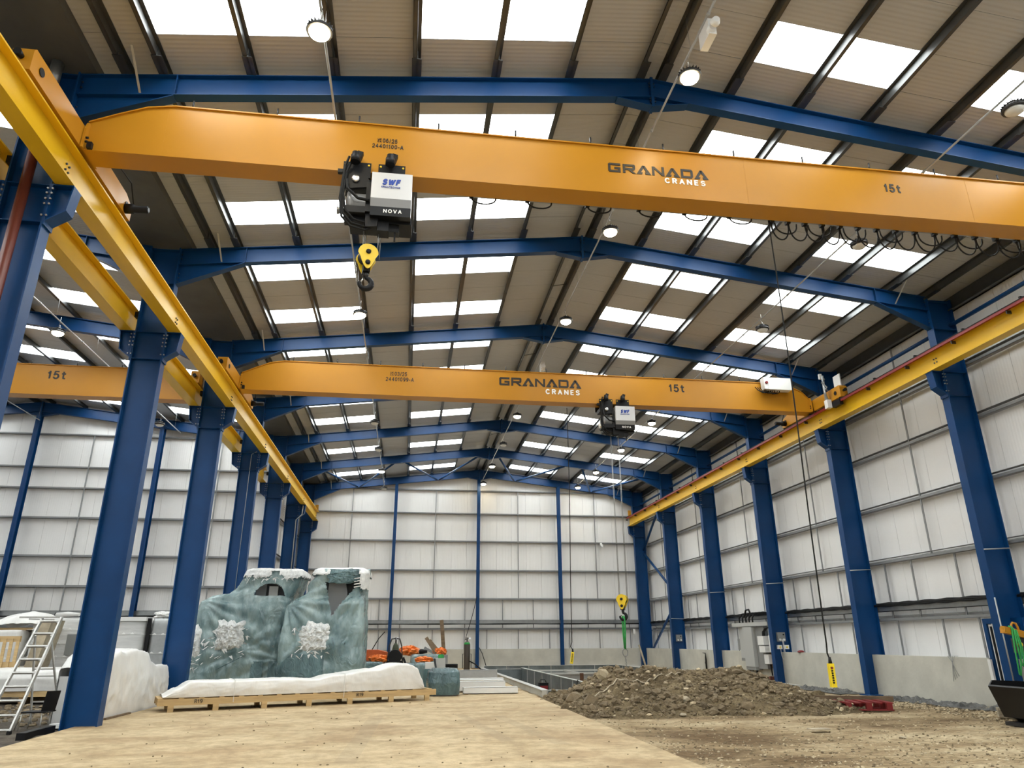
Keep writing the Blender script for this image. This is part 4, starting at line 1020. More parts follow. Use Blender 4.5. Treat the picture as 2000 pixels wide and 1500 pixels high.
def rock(m, c, r, rnd, flat=0.7):
    """one irregular low-poly stone"""
    t = (1+5**0.5)/2
    V = [(-1,t,0),(1,t,0),(-1,-t,0),(1,-t,0),(0,-1,t),(0,1,t),(0,-1,-t),(0,1,-t),(t,0,-1),(t,0,1),(-t,0,-1),(-t,0,1)]
    F = [(0,11,5),(0,5,1),(0,1,7),(0,7,10),(0,10,11),(1,5,9),(5,11,4),(11,10,2),(10,7,6),(7,1,8),(3,9,4),(3,4,2),(3,2,6),(3,6,8),(3,8,9),(4,9,5),(2,4,11),(6,2,10),(8,6,7),(9,8,1)]
    a = rnd.random()*6.28; ca, sa = math.cos(a), math.sin(a); sx, sy, sz = r*(0.7+0.6*rnd.random()), r*(0.7+0.6*rnd.random()), r*flat*(0.6+0.6*rnd.random())
    vs = []
    for v in V:
        k = (0.75+0.45*rnd.random())/1.9; x, y_, z = v[0]*k*sx, v[1]*k*sy, v[2]*k*sz
        vs.append((c[0]+x*ca-y_*sa, c[1]+x*sa+y_*ca, c[2]+z))
    m.add(vs, F)
rnd = random.Random(11)
# gravel lying on the earth
m1, m2 = MB(), MB()
for k in range(9000):
    f = rnd.random(); y = 8.2 + 14*f**1.8; x = 4.3 + rnd.random()*11.2
    if y > 14 and rnd.random() < 0.55 and x < 13: continue
    rock(m1 if rnd.random() < 0.6 else m2, (x, y, gz(x, y)+0.005), 0.010+0.022*rnd.random()**2, rnd)
for k in range(1500):
    y = 14.5 + 9*rnd.random(); x = 13.3 + 2.2*rnd.random(); rock(m1 if rnd.random() < 0.5 else m2, (x, y, gz(x, y)+0.01), 0.012+0.03*rnd.random(), rnd)
o = m1.build('gravel', 'stone_tan'); tag(o, 'tan gravel strewn over the earth in the right foreground', 'gravel', kind='stuff')
o = m2.build('gravel', 'clod'); tag(o, 'dark gravel and crumbs strewn over the earth in the right foreground', 'gravel', kind='stuff')
# small dark crumbs on the slab
m = MB()
for k in range(150):
    rock(m, (-5.5+9.3*rnd.random(), 9.5+13*rnd.random()**1.2, ZS+0.005), 0.008+0.016*rnd.random(), rnd)
tag(m.build('crumbs', 'clod'), 'small dark crumbs scattered on the concrete slab', 'crumbs', kind='stuff')
# ------------------------------------------------------------------ heap of excavated soil
CREST = [(4.0, 0.02), (4.6, 0.30), (5.3, 0.62), (5.9, 0.92), (6.6, 0.90), (7.3, 0.95), (8.0, 0.80), (8.8, 0.88), (9.6, 0.93), (10.3, 0.78), (10.9, 0.50), (11.5, 0.28), (12.2, 0.04)]
def crest(x):
    for (a, za), (b, zb) in zip(CREST, CREST[1:]):
        if a <= x <= b: f = (x-a)/(b-a); f = f*f*(3-2*f); return za + (zb-za)*f
    return 0
def pz(x, y):
    h = crest(x); yc = 21.6 + 0.25*math.sin(x*1.3); y0 = 17.7 + 0.35*math.sin(x*0.9+1) + (0.25*(5.4-x)**2 if x < 5.4 else 0) + (0.5*(x-10) if x > 10 else 0); y1 = 24.6
    if x < 5.2: y1 = 24.0
    f = (y-y0)/(yc-y0) if y < yc else (y1-y)/(y1-yc)
    f = max(0, min(1, f)); f = f**0.85
    z = h*f
    w = min(1, 4*f)
    z += w*(0.12*fbm(x*1.1, y*1.1, 1) + 0.12*abs(fbm(x*3.0, y*3.0, 2)) + 0.05*fbm(x*8, y*8, 4))
    return z - 0.06*(1-w)
gm = MB(); NX, NYm = 190, 150
gm.grid(lambda u, v: (3.95+u*8.35, 17.0+v*7.7, pz(3.95+u*8.35, 17.0+v*7.7)), NX, NYm)
SP = thing('soil_heap', 'large heap of dug brown soil beside the pit', 'soil heap', (8, 20, 0))
gm.build('soil_body', 'soil', SP)
m1, m2 = MB(), MB()
for k in range(5200):
    x = 4.2+7.7*rnd.random(); y = 17.5+6.6*rnd.random()
    if pz(x, y) < 0.02 and rnd.random() < 0.8: continue
    r = 0.02+0.06*rnd.random()**3; rock(m1 if rnd.random() < 0.94 else m2, (x, y, pz(x, y)+r*0.2), r, rnd, 0.85)
for k in range(170):
    x = 4.4+7.2*rnd.random(); y = 17.7+4.5*rnd.random(); r = 0.07+0.08*rnd.random()
    if pz(x, y) > 0.05: rock(m1, (x, y, pz(x, y)+r*0.2), r, rnd, 0.85)
o = m1.build('clods', 'clod', SP); o['kind'] = 'stuff'
o = m2.build('pale_stones', 'stone_tan', SP); o['kind'] = 'stuff'
def lone_stone(x, y, r, label, mt='stone_pale', fl=0.6):
    m = MB(); rock(m, (0, 0, 0), r, rnd, fl); o = m.build('stone', mt); o.location = (x, y, max(pz(x, y) if 3.95 < x < 12.3 and 17 < y < 24.7 else -1, gz(x, y)) + r*0.25); tag(o, label, 'stone')
lone_stone(7.15, 18.9, 0.12, 'pale flat stone slab on the front face of the soil heap')
lone_stone(6.75, 18.1, 0.10, 'square grey stone low on the front of the soil heap')
lone_stone(4.75, 19.2, 0.30, 'big rounded clod at the left foot of the soil heap', 'clod', 0.8)
lone_stone(4.55, 20.2, 0.25, 'round clod left of the soil heap next to the slab', 'clod', 0.8)
lone_stone(9.9, 18.3, 0.07, 'white stone at the right foot of the soil heap')
lone_stone(5.65, 21.3, 0.22, 'pale rock near the left top of the soil heap', 'stone_tan', 0.8)
lone_stone(11.35, 19.9, 0.26, 'dark clod at the right end of the soil heap', 'soil', 0.9)
lone_stone(9.35, 13.6, 0.06, 'pale stone lying alone on the brown earth')
pts = []
for k in range(30):
    f = k/29; x = 4.9+3.7*f; y = 19.6+2.2*f+0.25*math.sin(f*7); pts.append((x, y, pz(x, y)+0.05+0.03*math.sin(f*9)))
tag(MB().tube(pts, 0.02, 6).build('pipe', 'stone_pale'), 'thin pale pipe snaking over the top of the soil heap', 'pipe')
# flat board fragments on the earth
tag(MB().box(8.1, 8.5, 14.6, 14.8, 0.05, 0.07).build('board_scrap', 'stone_pale'), 'flat pale board scrap on the earth below the red pallet', 'board')
# ------------------------------------------------------------------ pit with galvanised walls
PIT = thing('pit_formwork', 'galvanised steel wall panels lining the foundation pit', 'formwork', (8.5, 34, 0))
mat('galv_sheet', (0.18, 0.21, 0.22), 0.38, 0.55, 0.25, 1.8, bump=0.06, bscale=3)
mat('galv_edge', (0.55, 0.56, 0.54), 0.4, 0.3)
mat('rust', (0.10, 0.045, 0.022), 0.8, 0, 0.3, 5)
def panel_run(a, b, z0, z1, n, th=0.05):
    for k in range(n):
        p = Vector(a).lerp(Vector(b), k/n); q = Vector(a).lerp(Vector(b), (k+1)/n); d = (q-p).normalized()
        w = MB().bar((p.x+d.x*0.01, p.y+d.y*0.01, (z0+z1)/2), (q.x-d.x*0.01, q.y-d.y*0.01, (z0+z1)/2), th, z1-z0).build('wall_panel', 'galv_sheet', PIT)
        m = MB().bar((p.x, p.y, z1+0.01), (q.x, q.y, z1+0.01), th+0.06, 0.02)
        m.bar((p.x, p.y, (z0+z1)/2), (p.x+d.x*0.02, p.y+d.y*0.02, (z0+z1)/2), th+0.05, z1-z0); m.build('edge_angle', 'galv_edge', w)
panel_run((5.9, 24.3, 0), (5.9, 38.0, 0), -1.0, 0.45, 7)
panel_run((4.6, 44.0, 0), (12.5, 44.0, 0), -1.0, 0.36, 6)
panel_run((12.5, 23.0, 0), (12.5, 44.0, 0), -1.0, 0.36, 14)
panel_run((4.6, 24.35, 0), (6.6, 24.35, 0), -0.4, 0.24, 2)
panel_run((4.62, 38.0, 0), (5.9, 38.0, 0), -1.0, 0.40, 1)
o = MB().box(4.42, 4.58, 24.3, 44.0, -0.4, 0.24).build('kerb', 'concrete', PIT); MB().box(4.40, 4.62, 24.3, 44.0, 0.24, 0.265).build('kerb_cap', 'galv_edge', o)
F2 = thing('galvanised_table', 'galvanised rectangular frame standing inside the pit', 'frame', (8, 36, -1))
MB().box(6.6, 10.6, 35.9, 36.0, 0.22, 0.30).box(6.6, 10.6, 39.4, 39.5, 0.22, 0.30).build('long_rail', 'galv_edge', F2); MB().box(6.6, 6.7, 36, 39.4, 0.22, 0.30).box(10.5, 10.6, 36, 39.4, 0.22, 0.30).box(8.3, 8.4, 36, 39.4, 0.22, 0.30).build('cross_rail', 'galv_edge', F2)
MB().box(6.6, 10.6, 36.02, 36.06, -1.0, 0.22).build('front_sheet', 'galv_pale', F2)
for k, (x, y, h) in enumerate(((8.2, 35.0, 0.30), (9.0, 34.8, 0.22), (9.7, 34.9, 0.35), (10.5, 35.4, 0.30), (11.0, 36.5, 0.30), (11.4, 38.0, 0.28), (7.4, 34.2, 0.12))):
    tag(MB().box(x, x+0.16, y, y+0.10, -1.0, h).build('steel_stake', 'rust'), 'rusty steel stake standing in the pit, ' + ['third from the left', 'fourth from the left', 'fifth from the left', 'third from the right', 'second from the right', 'rightmost', 'leftmost'][k], 'stake', 'rusty stakes in the pit')
t = thing('power_tool', 'small red and black machine in the pit trough', 'tool', (5.35, 28.5, -0.2))
MB().box(5.05, 5.40, 28.3, 28.6, -0.10, 0.26).build('case', 'black', t); MB().box(5.08, 5.37, 28.28, 28.3, -0.04, 0.16).build('front_panel', 'red_plastic', t)
MB().tube([(5.1, 28.45, 0.26), (5.12, 28.45, 0.36), (5.3, 28.45, 0.36), (5.34, 28.45, 0.26)], 0.015, 6).build('handle', 'black', t)
MB().box(4.95, 5.45, 28.2, 28.7, -1.0, -0.10).build('stand', 'galv_pale', t)
o = MB().tube([(5.84, 25.2, 0.45), (5.80, 25.2, 0.5), (5.78, 25.25, 0.25), (5.82, 25.3, 0.1)], 0.015, 6).build('hanging_cable', 'rubber'); tag(o, 'short black cable hung over the pit wall', 'cable')
# crumpled membrane along the foot of the right wall
mat('membrane', (0.085, 0.085, 0.08), 0.5, 0, 0.4, 4.0, bump=0.3, bscale=8)
def membrane(x0, x1, y0, y1, label, amp=0.12, seed=0, n=70):
    def f(u, v):
        x = x0+u*(x1-x0); y = y0+v*(y1-y0)
        edge = min(1, 6*min(v, 1-v)) * min(1, 5*u)
        z = gz(x, y)+0.02 + edge*(amp*abs(fbm(x*1.6+seed, y*1.6, 7)) + 0.10*abs(fbm(x*4+seed, y*4, 8)) - 0.03)
        return (x + 0.15*fbm(y*1.2, seed, 9), y, z)
    o = MB().grid(f, 30, n, smooth=False).build('membrane_sheet', 'membrane'); tag(o, label, 'sheet')
membrane(14.5, 15.5, 18.0, 23.2, 'crumpled grey membrane sheet along the wall right of the pendant', 0.13, 1)
membrane(14.5, 15.45, 24.0, 28.6, 'crumpled grey membrane sheet at the wall behind the pendant', 0.10, 5)
membrane(14.7, 15.45, 16.2, 18.0, 'grey membrane folded up beside the white board', 0.25, 9)
membrane(13.2, 15.3, 40.0, 43.0, 'black sheeting crumpled at the foot of the far right column', 0.25, 3, 40)
mat('gravel_board', (0.38, 0.36, 0.31), 0.9, 0, 0.1, 3)
t = thing('timber_stack', 'short stack of pale boards by the black bucket', 'boards', (14.2, 16.3, 0))
for k in range(3): MB().bar((13.75, 16.35, 0.06+0.07*k), (14.8, 15.75, 0.06+0.07*k), 0.2, 0.06).build('board', 'stone_pale', t)
# ------------------------------------------------------------------ red pallet with plank
t = thing('red_pallet', 'low red pallet with a plank on the earth', 'pallet', (12.0, 18.8, 0), None)
a = R(-14)
def rp(x, y, z): return (12.0 + x*math.cos(a) - y*math.sin(a), 18.9 + x*math.sin(a) + y*math.cos(a), z)
def rbar(m, p, q, w, h): m.bar(rp(*p), rp(*q), w, h)
for k in range(5):
    x = -0.52 + 0.26*k; m = MB(); rbar(m, (x, -0.5, 0.20), (x, 0.5, 0.20), 0.16, 0.03); m.build('deck_board', 'red_plastic', t)
for yy in (-0.45, 0, 0.45):
    for x in (-0.5, 0, 0.5):
        m = MB(); rbar(m, (x-0.07, yy, 0.115), (x+0.07, yy, 0.115), 0.1, 0.14); m.build('block', 'red_plastic', t)
    m = MB(); rbar(m, (-0.6, yy, 0.035), (0.6, yy, 0.035), 0.1, 0.03); m.build('runner', 'red_plastic', t)
mat('old_wood', (0.16, 0.11, 0.065), 0.8, 0, 0.3, 5, stretch=(0.3, 3, 3))
o = MB().bar((11.15, 19.75, 0.24), (13.1, 19.2, 0.22), 0.12, 0.14).build('plank', 'old_wood'); tag(o, 'weathered brown plank lying across the red pallet', 'plank')
# ------------------------------------------------------------------ wrapped goods: helpers
def film_mat(name, col, col2, rough=0.22, alpha=1.0, bump=0.9, bs=2.4, vs=1.6, stretch=(1, 1, 0.5), spec=0.6, dist=0.09):
    """stretched plastic film: long sharp creases, gloss, slight see-through"""
    m = mat(name, col, rough, 0, 0, vs, col2=col2, stretch=stretch, bump=bump, bscale=bs, spec=spec)
    nt_ = m.node_tree; b_ = nt_.nodes['Principled BSDF']; b_.inputs['Alpha'].default_value = alpha
    bn = [n for n in nt_.nodes if n.type == 'BUMP'][0]; nn = bn.inputs['Height'].links[0].from_node
    nn.inputs['Distortion'].default_value = 1.8; nn.inputs['Detail'].default_value = 3; bn.inputs['Distance'].default_value = dist
    # crease = 1 - |2n - 1|
    def mm(op, a_, c_):
        x_ = nt_.nodes.new('ShaderNodeMath'); x_.operation = op; nt_.links.new(a_, x_.inputs[0])
        if c_ is not None: x_.inputs[1].default_value = c_
        return x_.outputs[0]
    cr = mm('ABSOLUTE', mm('SUBTRACT', nn.outputs['Fac'], 0.5), None); nt_.links.new(cr, bn.inputs['Height'])
    return m
film_mat('teal_film', (0.085, 0.175, 0.195), (0.40, 0.54, 0.54), 0.13, 0.70, spec=1.0)
film_mat('teal_dark', (0.03, 0.065, 0.075), (0.14, 0.235, 0.255), 0.16, 0.95, bs=3.5)
film_mat('white_film', (0.70, 0.69, 0.665), (0.82, 0.815, 0.79), 0.34, 1.0, 0.45, 2.2, dist=0.035)
film_mat('grey_film', (0.60, 0.60, 0.59), (0.80, 0.80, 0.78), 0.3, 1.0, 0.5, 2.0, 1.2, (0.5, 0.5, 5), dist=0.03)
film_mat('foam_wrap', (0.55, 0.57, 0.57), (0.85, 0.86, 0.85), 0.3, 1.0, 1.0, 9.0, 9.0, (1, 1, 0.6), dist=0.04)
mat('machine_dark', (0.03, 0.035, 0.04), 0.4)
mat('machine_grey', (0.22, 0.23, 0.24), 0.45)
mat('pine', (0.52, 0.36, 0.17), 0.7, 0, 0.18, 2.5, stretch=(0.4, 0.4, 5))
mat('pine_dark', (0.30, 0.19, 0.09), 0.75, 0, 0.2, 3)
mat('orange_bag', (0.78, 0.20, 0.03), 0.55, 0, 0.25, 6, bump=0.8, bscale=12)
mat('dark_orange', (0.50, 0.09, 0.015), 0.5, 0, 0.2, 3)
mat('aluminium', (0.55, 0.54, 0.51), 0.35, 0.6, 0.08, 8)
mat('cab_grey', (0.44, 0.445, 0.43), 0.5)
mat('cab_side', (0.24, 0.245, 0.24), 0.5)
mat('bottle_green', (0.035, 0.05, 0.022), 0.45)
mat('bottle_brown', (0.045, 0.035, 0.026), 0.5)
mat('brick_red', (0.13, 0.04, 0.025), 0.7)
def sect(secs, z):
    for s0, s1 in zip(secs, secs[1:]):
        if s0[0] <= z <= s1[0]:
            f = (z-s0[0])/max(1e-6, s1[0]-s0[0]); return [a+(b-a)*f for a, b in zip(s0, s1)]
    return list(secs[-1])
def shell(secs, nu, nv, amp, seed, skip=None, pulls=(), fold=1.0, top=True):
    """film shell lofted through rounded rectangles (z, x0, x1, y0, y1); folds run down the sides"""
    m = MB(); z0, z1 = secs[0][0], secs[-1][0]; rows = []; info = []
    zs = [z0 + (z1-z0)*j/(nv-1) for j in range(nv)]
    for j, z in enumerate(zs):
        _, x0, x1, y0, y1 = sect(secs, z); cx, cy = (x0+x1)/2, (y0+y1)/2; a, b = (x1-x0)/2, (y1-y0)/2
        for i in range(nu):
            t = 2*math.pi*i/nu; c, s = math.cos(t), math.sin(t)
            k = (abs(c)**8 + abs(s)**8)**(-1/8)
            px, py = cx + a*c*k, cy + b*s*k
            f1 = fbm(px*1.3+seed, z*0.35+py*1.3, seed); f2 = 1-abs(fbm(px*2.8+z*1.1+seed, py*2.8-z*0.6, seed+3)); f3 = fbm(px*7, z*2.2+py*7, seed+5)
            d = amp*(0.9*f1 + 0.7*fold*(f2-0.7) + 0.25*f3)
            for (qx, qz, ks, fo) in pulls:          # folds fanning out from a tight corner
                if py < cy:
                    rr_ = math.hypot(px-qx, z-qz); th_ = math.atan2(z-qz, px-qx)
                    d += fo*(abs(math.sin(th_*ks+0.6*math.sin(rr_*1.3)+seed))**1.5-0.5)*min(1, rr_*1.2)*math.exp(-rr_*0.45)
            n = Vector((c/max(a, .1), s/max(b, .1), 0)).normalized()
            m.v.append((px+n.x*d, py+n.y*d, z + (0.4*d if j > 0 else 0)))
    for j in range(nv-1):
        for i in range(nu):
            q = (j*nu+i, j*nu+(i+1) % nu, (j+1)*nu+(i+1) % nu, (j+1)*nu+i)
            if skip:
                c = [sum(m.v[k][d] for k in q)/4 for d in range(3)]
                if skip(*c): continue
            m.f.append(q); m.sm.append(True)
    if top:
        o = (nv-1)*nu; cz = sum(m.v[o+i][2] for i in range(nu))/nu
        _, x0, x1, y0, y1 = secs[-1]
        last = list(range(o, o+nu))
        for sc_ in (0.6, 0.2):
            st = len(m.v)
            for i in range(nu):
                v = m.v[o+i]; m.v.append(((x0+x1)/2+(v[0]-(x0+x1)/2)*sc_, (y0+y1)/2+(v[1]-(y0+y1)/2)*sc_, cz + amp*0.5*fbm(v[0]*2, v[1]*2, seed+sc_)))
            for i in range(nu): m.f.append((last[i], last[(i+1) % nu], st+(i+1) % nu, st+i)); m.sm.append(True)
            last = list(range(st, st+nu))
        m.f.append(tuple(last)); m.sm.append(False)
    return m
def crumple(cx, cz, w, h, y, seed, amp=0.10, n=30, bulge=0.16):
    """crumpled padding stuck on a front face: closed shallow cushion facing -Y"""
    m = MB()
    def f(u, v):
        a, b = 2*u-1, 2*v-1
        r = max(abs(a), abs(b)); e = max(0, 1-r**4)
        an = math.atan2(b, a); sq = r/max(1e-6, math.hypot(a, b)); q_ = (0.62+0.38*sq)*(1+0.22*noise.fractal(Vector((math.cos(an)*2.5, math.sin(an)*2.5, seed)), 1, 2, 3)*r)
        x = cx + a*w/2*q_*1.12; z = cz + b*h/2*q_*1.12
        return (x, y - bulge*e - amp*e*(fbm(u*4.5, v*4.5, seed+4) + 0.5*fbm(u*13, v*13, seed+6)), z)
    m.grid(f, n, n, smooth=False); st = len(m.v)
    m.grid(lambda u, v: (cx+(2*u-1)*w*0.45, y+0.05, cz+(2*v-1)*h*0.45), 3, 3)
    return m
def tatters(cx, cz, w, h, y, seed, n=26):
    r_ = random.Random(seed); m = MB()
    for k in range(n):
        x = cx + (r_.random()-0.5)*w; z = cz + (r_.random()-0.5)*h; L = 0.06+0.14*r_.random(); a = r_.uniform(-1.4, 1.4); wd = 0.02+0.05*r_.random()
        dx, dz = L*math.sin(a), -L*math.cos(a); y_ = y-0.02-0.04*r_.random()
        m.add([(x-wd, y_, z), (x+wd*0.6, y_-0.02, z+wd*0.5), (x+dx+wd*0.3, y_-0.035*r_.random(), z+dz), (x+dx-wd*0.3, y_+0.012, z+dz+wd*0.4)], [(0, 1, 2, 3), (3, 2, 1, 0)])
    return m
# ---- first wrapped machine
t = thing('wrapped_machine', 'left of two tall machines wrapped in teal film', 'machine', (-5.5, 27, ZS), 'machines wrapped in teal film')
s1 = [(0.13, -6.95, -4.12, 26.2, 29.0), (1.3, -7.05, -4.05, 26.15, 29.0), (2.2, -7.08, -4.0, 26.2, 29.0), (3.05, -6.98, -3.95, 26.3, 28.9), (3.22, -6.75, -3.92, 26.4, 28.9), (3.36, -6.15, -3.85, 26.45, 28.8), (3.62, -5.78, -3.75, 26.5, 28.7), (3.95, -5.62, -3.68, 26.5, 28.6), (4.13, -5.55, -3.72, 26.6, 28.5)]
def hole1(x, y, z): return y < 27.0 and z > 3.26 and ((x+4.70)/0.50)**2 + ((z-3.26-0.03*(x+4.7))/0.42)**2 < 1
shell(s1, 190, 110, 0.085, 3.0, hole1, [(-6.9, 3.1, 9, 0.13), (-4.0, 1.2, 8, 0.10), (-5.4, 1.5, 7, 0.07)]).build('film', 'teal_film', t)
MB().box(-6.72, -4.35, 26.42, 28.7, ZS, 1.5).box(-6.5, -4.4, 26.9, 28.6, 1.5, 2.7).build('machine_body', 'machine_dark', t)
MB().box(-5.3, -4.0, 27.3, 28.4, 2.6, 3.85).build('machine_head', 'machine_dark', t)
MB().box(-4.85, -4.55, 27.1, 27.2, 3.2, 3.62).build('inner_bracket', 'white_paint', t); MB().box(-5.3, -4.95, 27.15, 27.25, 3.1, 3.75).build('inner_panel', 'machine_grey', t)
crumple(-5.80, 1.98, 0.82, 0.85, 26.20, 1).build('foam_pad', 'foam_wrap', t); tatters(-5.85, 1.75, 1.4, 0.9, 26.12, 2, 46).build('tape_strips', 'foam_wrap', t)
crumple(-6.92, 1.75, 0.40, 0.95, 26.22, 5, 0.05, 20, 0.1).build('foam_pad', 'foam_wrap', t); tatters(-6.75, 1.5, 0.5, 1.1, 26.12, 7, 24).build('tape_strips', 'foam_wrap', t)
collar = [(3.70, -5.80, -3.63, 26.42, 28.7), (3.95, -5.70, -3.58, 26.42, 28.66), (4.12, -5.64, -3.62, 26.5, 28.6), (4.19, -5.5, -3.75, 26.65, 28.4)]
shell(collar, 150, 26, 0.05, 9, lambda x, y, z: z < 3.90 + 0.10*fbm(x*6, y*6, 2) or (-4.72 < x < -4.42 and y < 27 and z < 4.1)).build('foam_top', 'foam_wrap', t); tatters(-4.75, 3.84, 1.8, 0.12, 26.36, 4, 26).build('tape_strips', 'foam_wrap', t)
MB().bar((-6.1, 26.1, 0.9), (-5.2, 26.05, 1.35), 0.02, 0.02).build('strap', 'teal_dark', t)
for k in range(2): MB().box(-5.0+0.55*k, -4.62+0.55*k, 26.10, 26.14, 0.2, 1.15).build('dark_window', 'teal_dark', t)
# ---- second wrapped machine
t = thing('wrapped_machine', 'right of two tall machines wrapped in teal film, with a torn front', 'machine', (-2.6, 26, ZS), 'machines wrapped in teal film')
s2 = [(0.13, -3.85, -1.32, 24.6, 27.3), (0.9, -3.98, -1.32, 24.55, 27.3), (1.7, -4.02, -1.33, 24.55, 27.3), (2.9, -3.90, -1.36, 24.7, 27.2), (3.05, -3.70, -1.36, 24.8, 27.2), (3.2, -3.36, -1.36, 24.9, 27.1), (3.5, -3.20, -1.35, 24.9, 27.0), (3.9, -3.08, -1.32, 24.9, 26.9), (4.04, -3.02, -1.36, 25.0, 26.8)]
def hole2(x, y, z):
    if y > 25.6: return False
    f = (z-2.50)/(3.62-2.50)
    return 0 < f < 1 and -2.36-0.33*f < x < -2.36+0.82*f**1.3
shell(s2, 190, 110, 0.075, 11.0, hole2, [(-3.9, 3.0, 9, 0.13), (-1.4, 3.4, 8, 0.08), (-3.9, 1.0, 7, 0.10)]).build('film', 'teal_film', t)
MB().box(-3.62, -1.58, 24.85, 27.0, ZS, 1.5).box(-3.5, -1.6, 25.2, 26.9, 1.5, 2.35).build('machine_body', 'machine_dark', t)
MB().box(-2.9, -1.55, 25.9, 26.7, 2.3, 3.8).build('machine_head', 'machine_dark', t)
MB().prism([(-2.5, 2.3), (-2.1, 2.3), (-1.98, 3.3), (-2.05, 3.6), (-2.6, 3.6), (-2.62, 3.3)], 'Y', 25.30, 25.6).build('inner_column', 'machine_grey', t)
crumple(-2.86, 1.88, 0.85, 0.80, 24.58, 21).build('foam_pad', 'foam_wrap', t); tatters(-2.95, 1.75, 1.1, 0.9, 24.48, 22, 44).build('tape_strips', 'foam_wrap', t)
collar = [(3.3, -3.30, -1.28, 24.82, 27.05), (3.9, -3.16, -1.26, 24.82, 26.95), (4.03, -3.10, -1.28, 24.92, 26.85), (4.09, -2.95, -1.42, 25.05, 26.7)]
shell(collar, 150, 30, 0.045, 23, lambda x, y, z: z < 3.84+0.06*fbm(x*6, y*6, 2) and x < -1.55 or (-2.55 < x < -1.62 and y < 26 and z < 4.04) or z < 3.40+0.1*fbm(x*6, y*6, 4) or (y > 25.5 and z < 3.85)).build('foam_top', 'foam_wrap', t)
m = MB()
for k in range(4): m.bar((-1.75, 24.86, 3.45+0.09*k), (-1.45, 24.84, 3.5+0.09*k), 0.012, 0.03, (0, 0, 1))
m.build('tape_strips', 'foam_wrap', t)
crumple(-2.05, 3.80, 1.0, 0.42, 24.90, 33, 0.05, 22, 0.06).build('dark_film_patch', 'teal_dark', t)
MB().prism([(-3.9, 0.5), (-3.0, 0.3), (-2.5, 0.75), (-2.5, 1.35), (-3.5, 1.40), (-3.95, 1.0)], 'Y', 24.44, 24.47).build('dark_window', 'teal_dark', t)
# ---- long pallet with white wrapped load
A0, A1 = Vector((-5.90, 20.30, 0)), Vector((0.86, 22.80, 0)); dv = (A1-A0).normalized(); nv_ = Vector((-dv.y, dv.x, 0)); LEN = (A1-A0).length + 0.25
def lp(a, b, z): p = A0 + dv*(a-0.12) + nv_*b; return (p.x, p.y, z)
t = thing('long_pallet', 'long pine pallet across the slab in front of the wrapped machines', 'pallet', tuple((A0+A1)/2 + Vector((0, 0, ZS))))
for b in (0.05, 0.55, 1.1): MB().bar(lp(0, b, 0.345), lp(LEN, b, 0.345), 0.09, 0.15).build('bearer', 'pine', t)
for a in (0.32, 1.38, 2.58, 3.75, 4.88, 6.08, 7.18):
    for b in (0.05, 1.1): MB().bar(lp(a-0.07, b, 0.195), lp(a+0.07, b, 0.195), 0.09, 0.15).build('foot', 'pine', t)
for a in [0.06+0.48*k for k in range(16)]: MB().bar(lp(a, 0.0, 0.43), lp(a, 1.15, 0.43), 0.12, 0.022).build('deck_board', 'pine', t)
ang = math.atan2(dv.y, dv.x)
for a in (0.85, 5.05):
    p = lp(a, 0.0, 0.31); o = inst(TXT['r19'], 'mark_lettering', t, (p[0]+0.008*dv.y*2, p[1]-0.012, p[2]), (0, 0, ang)); o['label'] = 'black pen mark on the pallet side'
TOPS = [(0.10, 0.47), (0.4, 0.62), (0.75, 0.80), (1.5, 0.79), (3.2, 0.80), (3.9, 0.76), (4.4, 0.86), (5.6, 0.98), (6.3, 1.12), (6.65, 1.10), (6.85, 1.0), (7.0, 0.72), (7.1, 0.47)]
def topz(a):
    for (x0, z0), (x1, z1) in zip(TOPS, TOPS[1:]):
        if x0 <= a <= x1: f = (a-x0)/(x1-x0); f = f*f*(3-2*f); return z0+(z1-z0)*f
    return 0.47
def load(u, v):
    a = 0.10+6.98*u; h = topz(a); s = v*3          # front face, top, back face
    w = 0.016*fbm(a*2.2, s*1.5, 1) + 0.012*(1-abs(fbm(a*3.5, s*3, 2)))
    if s < 1: b, z = 0.04, 0.445+(h-0.445)*s
    elif s < 2: b, z = 0.04+1.05*(s-1), h + 0.03*math.sin(math.pi*(s-1))
    else: b, z = 1.09, 0.445+(h-0.445)*(3-s)
    if s < 1: b -= w + 0.03*math.sin(math.pi*s)
    else: z += w
    return lp(a, b, z)
LD = thing('wrapped_load', 'long load under white plastic sheet on the pine pallet', 'wrapped load', tuple((A0+A1)/2 + Vector((0, 0.5, 0.44))))
MB().grid(load, 150, 46).build('plastic_sheet', 'white_film', LD)
MB().bar(lp(0.3, 0.55, 0.46), lp(6.9, 0.55, 0.46), 0.7, 0.03).build('inner_board', 'pine', LD)
for a in (1.78, 4.68):
    h = topz(a); MB().bar(lp(a, -0.04, 0.30), lp(a, -0.03, h+0.03), 0.03, 0.008, dv).bar(lp(a, -0.03, h+0.04), lp(a, 1.05, h+0.04), 0.03, 0.008).build('strap', 'white_paint', LD)
# ---- teal wrapped block
t = thing('wrapped_block', 'squat block wrapped in glossy grey-teal film by the pallet end', 'wrapped goods', (1.3, 24.8, ZS))
shell([(0.16, 0.80, 1.78, 24.3, 25.5), (0.5, 0.76, 1.80, 24.25, 25.5), (0.82, 0.80, 1.78, 24.3, 25.5), (0.92, 0.95, 1.70, 24.4, 25.4)], 90, 36, 0.035, 31).build('film', 'teal_dark', t)
MB().box(0.9, 1.7, 24.4, 25.4, ZS, 0.8).build('contents', 'machine_grey', t)
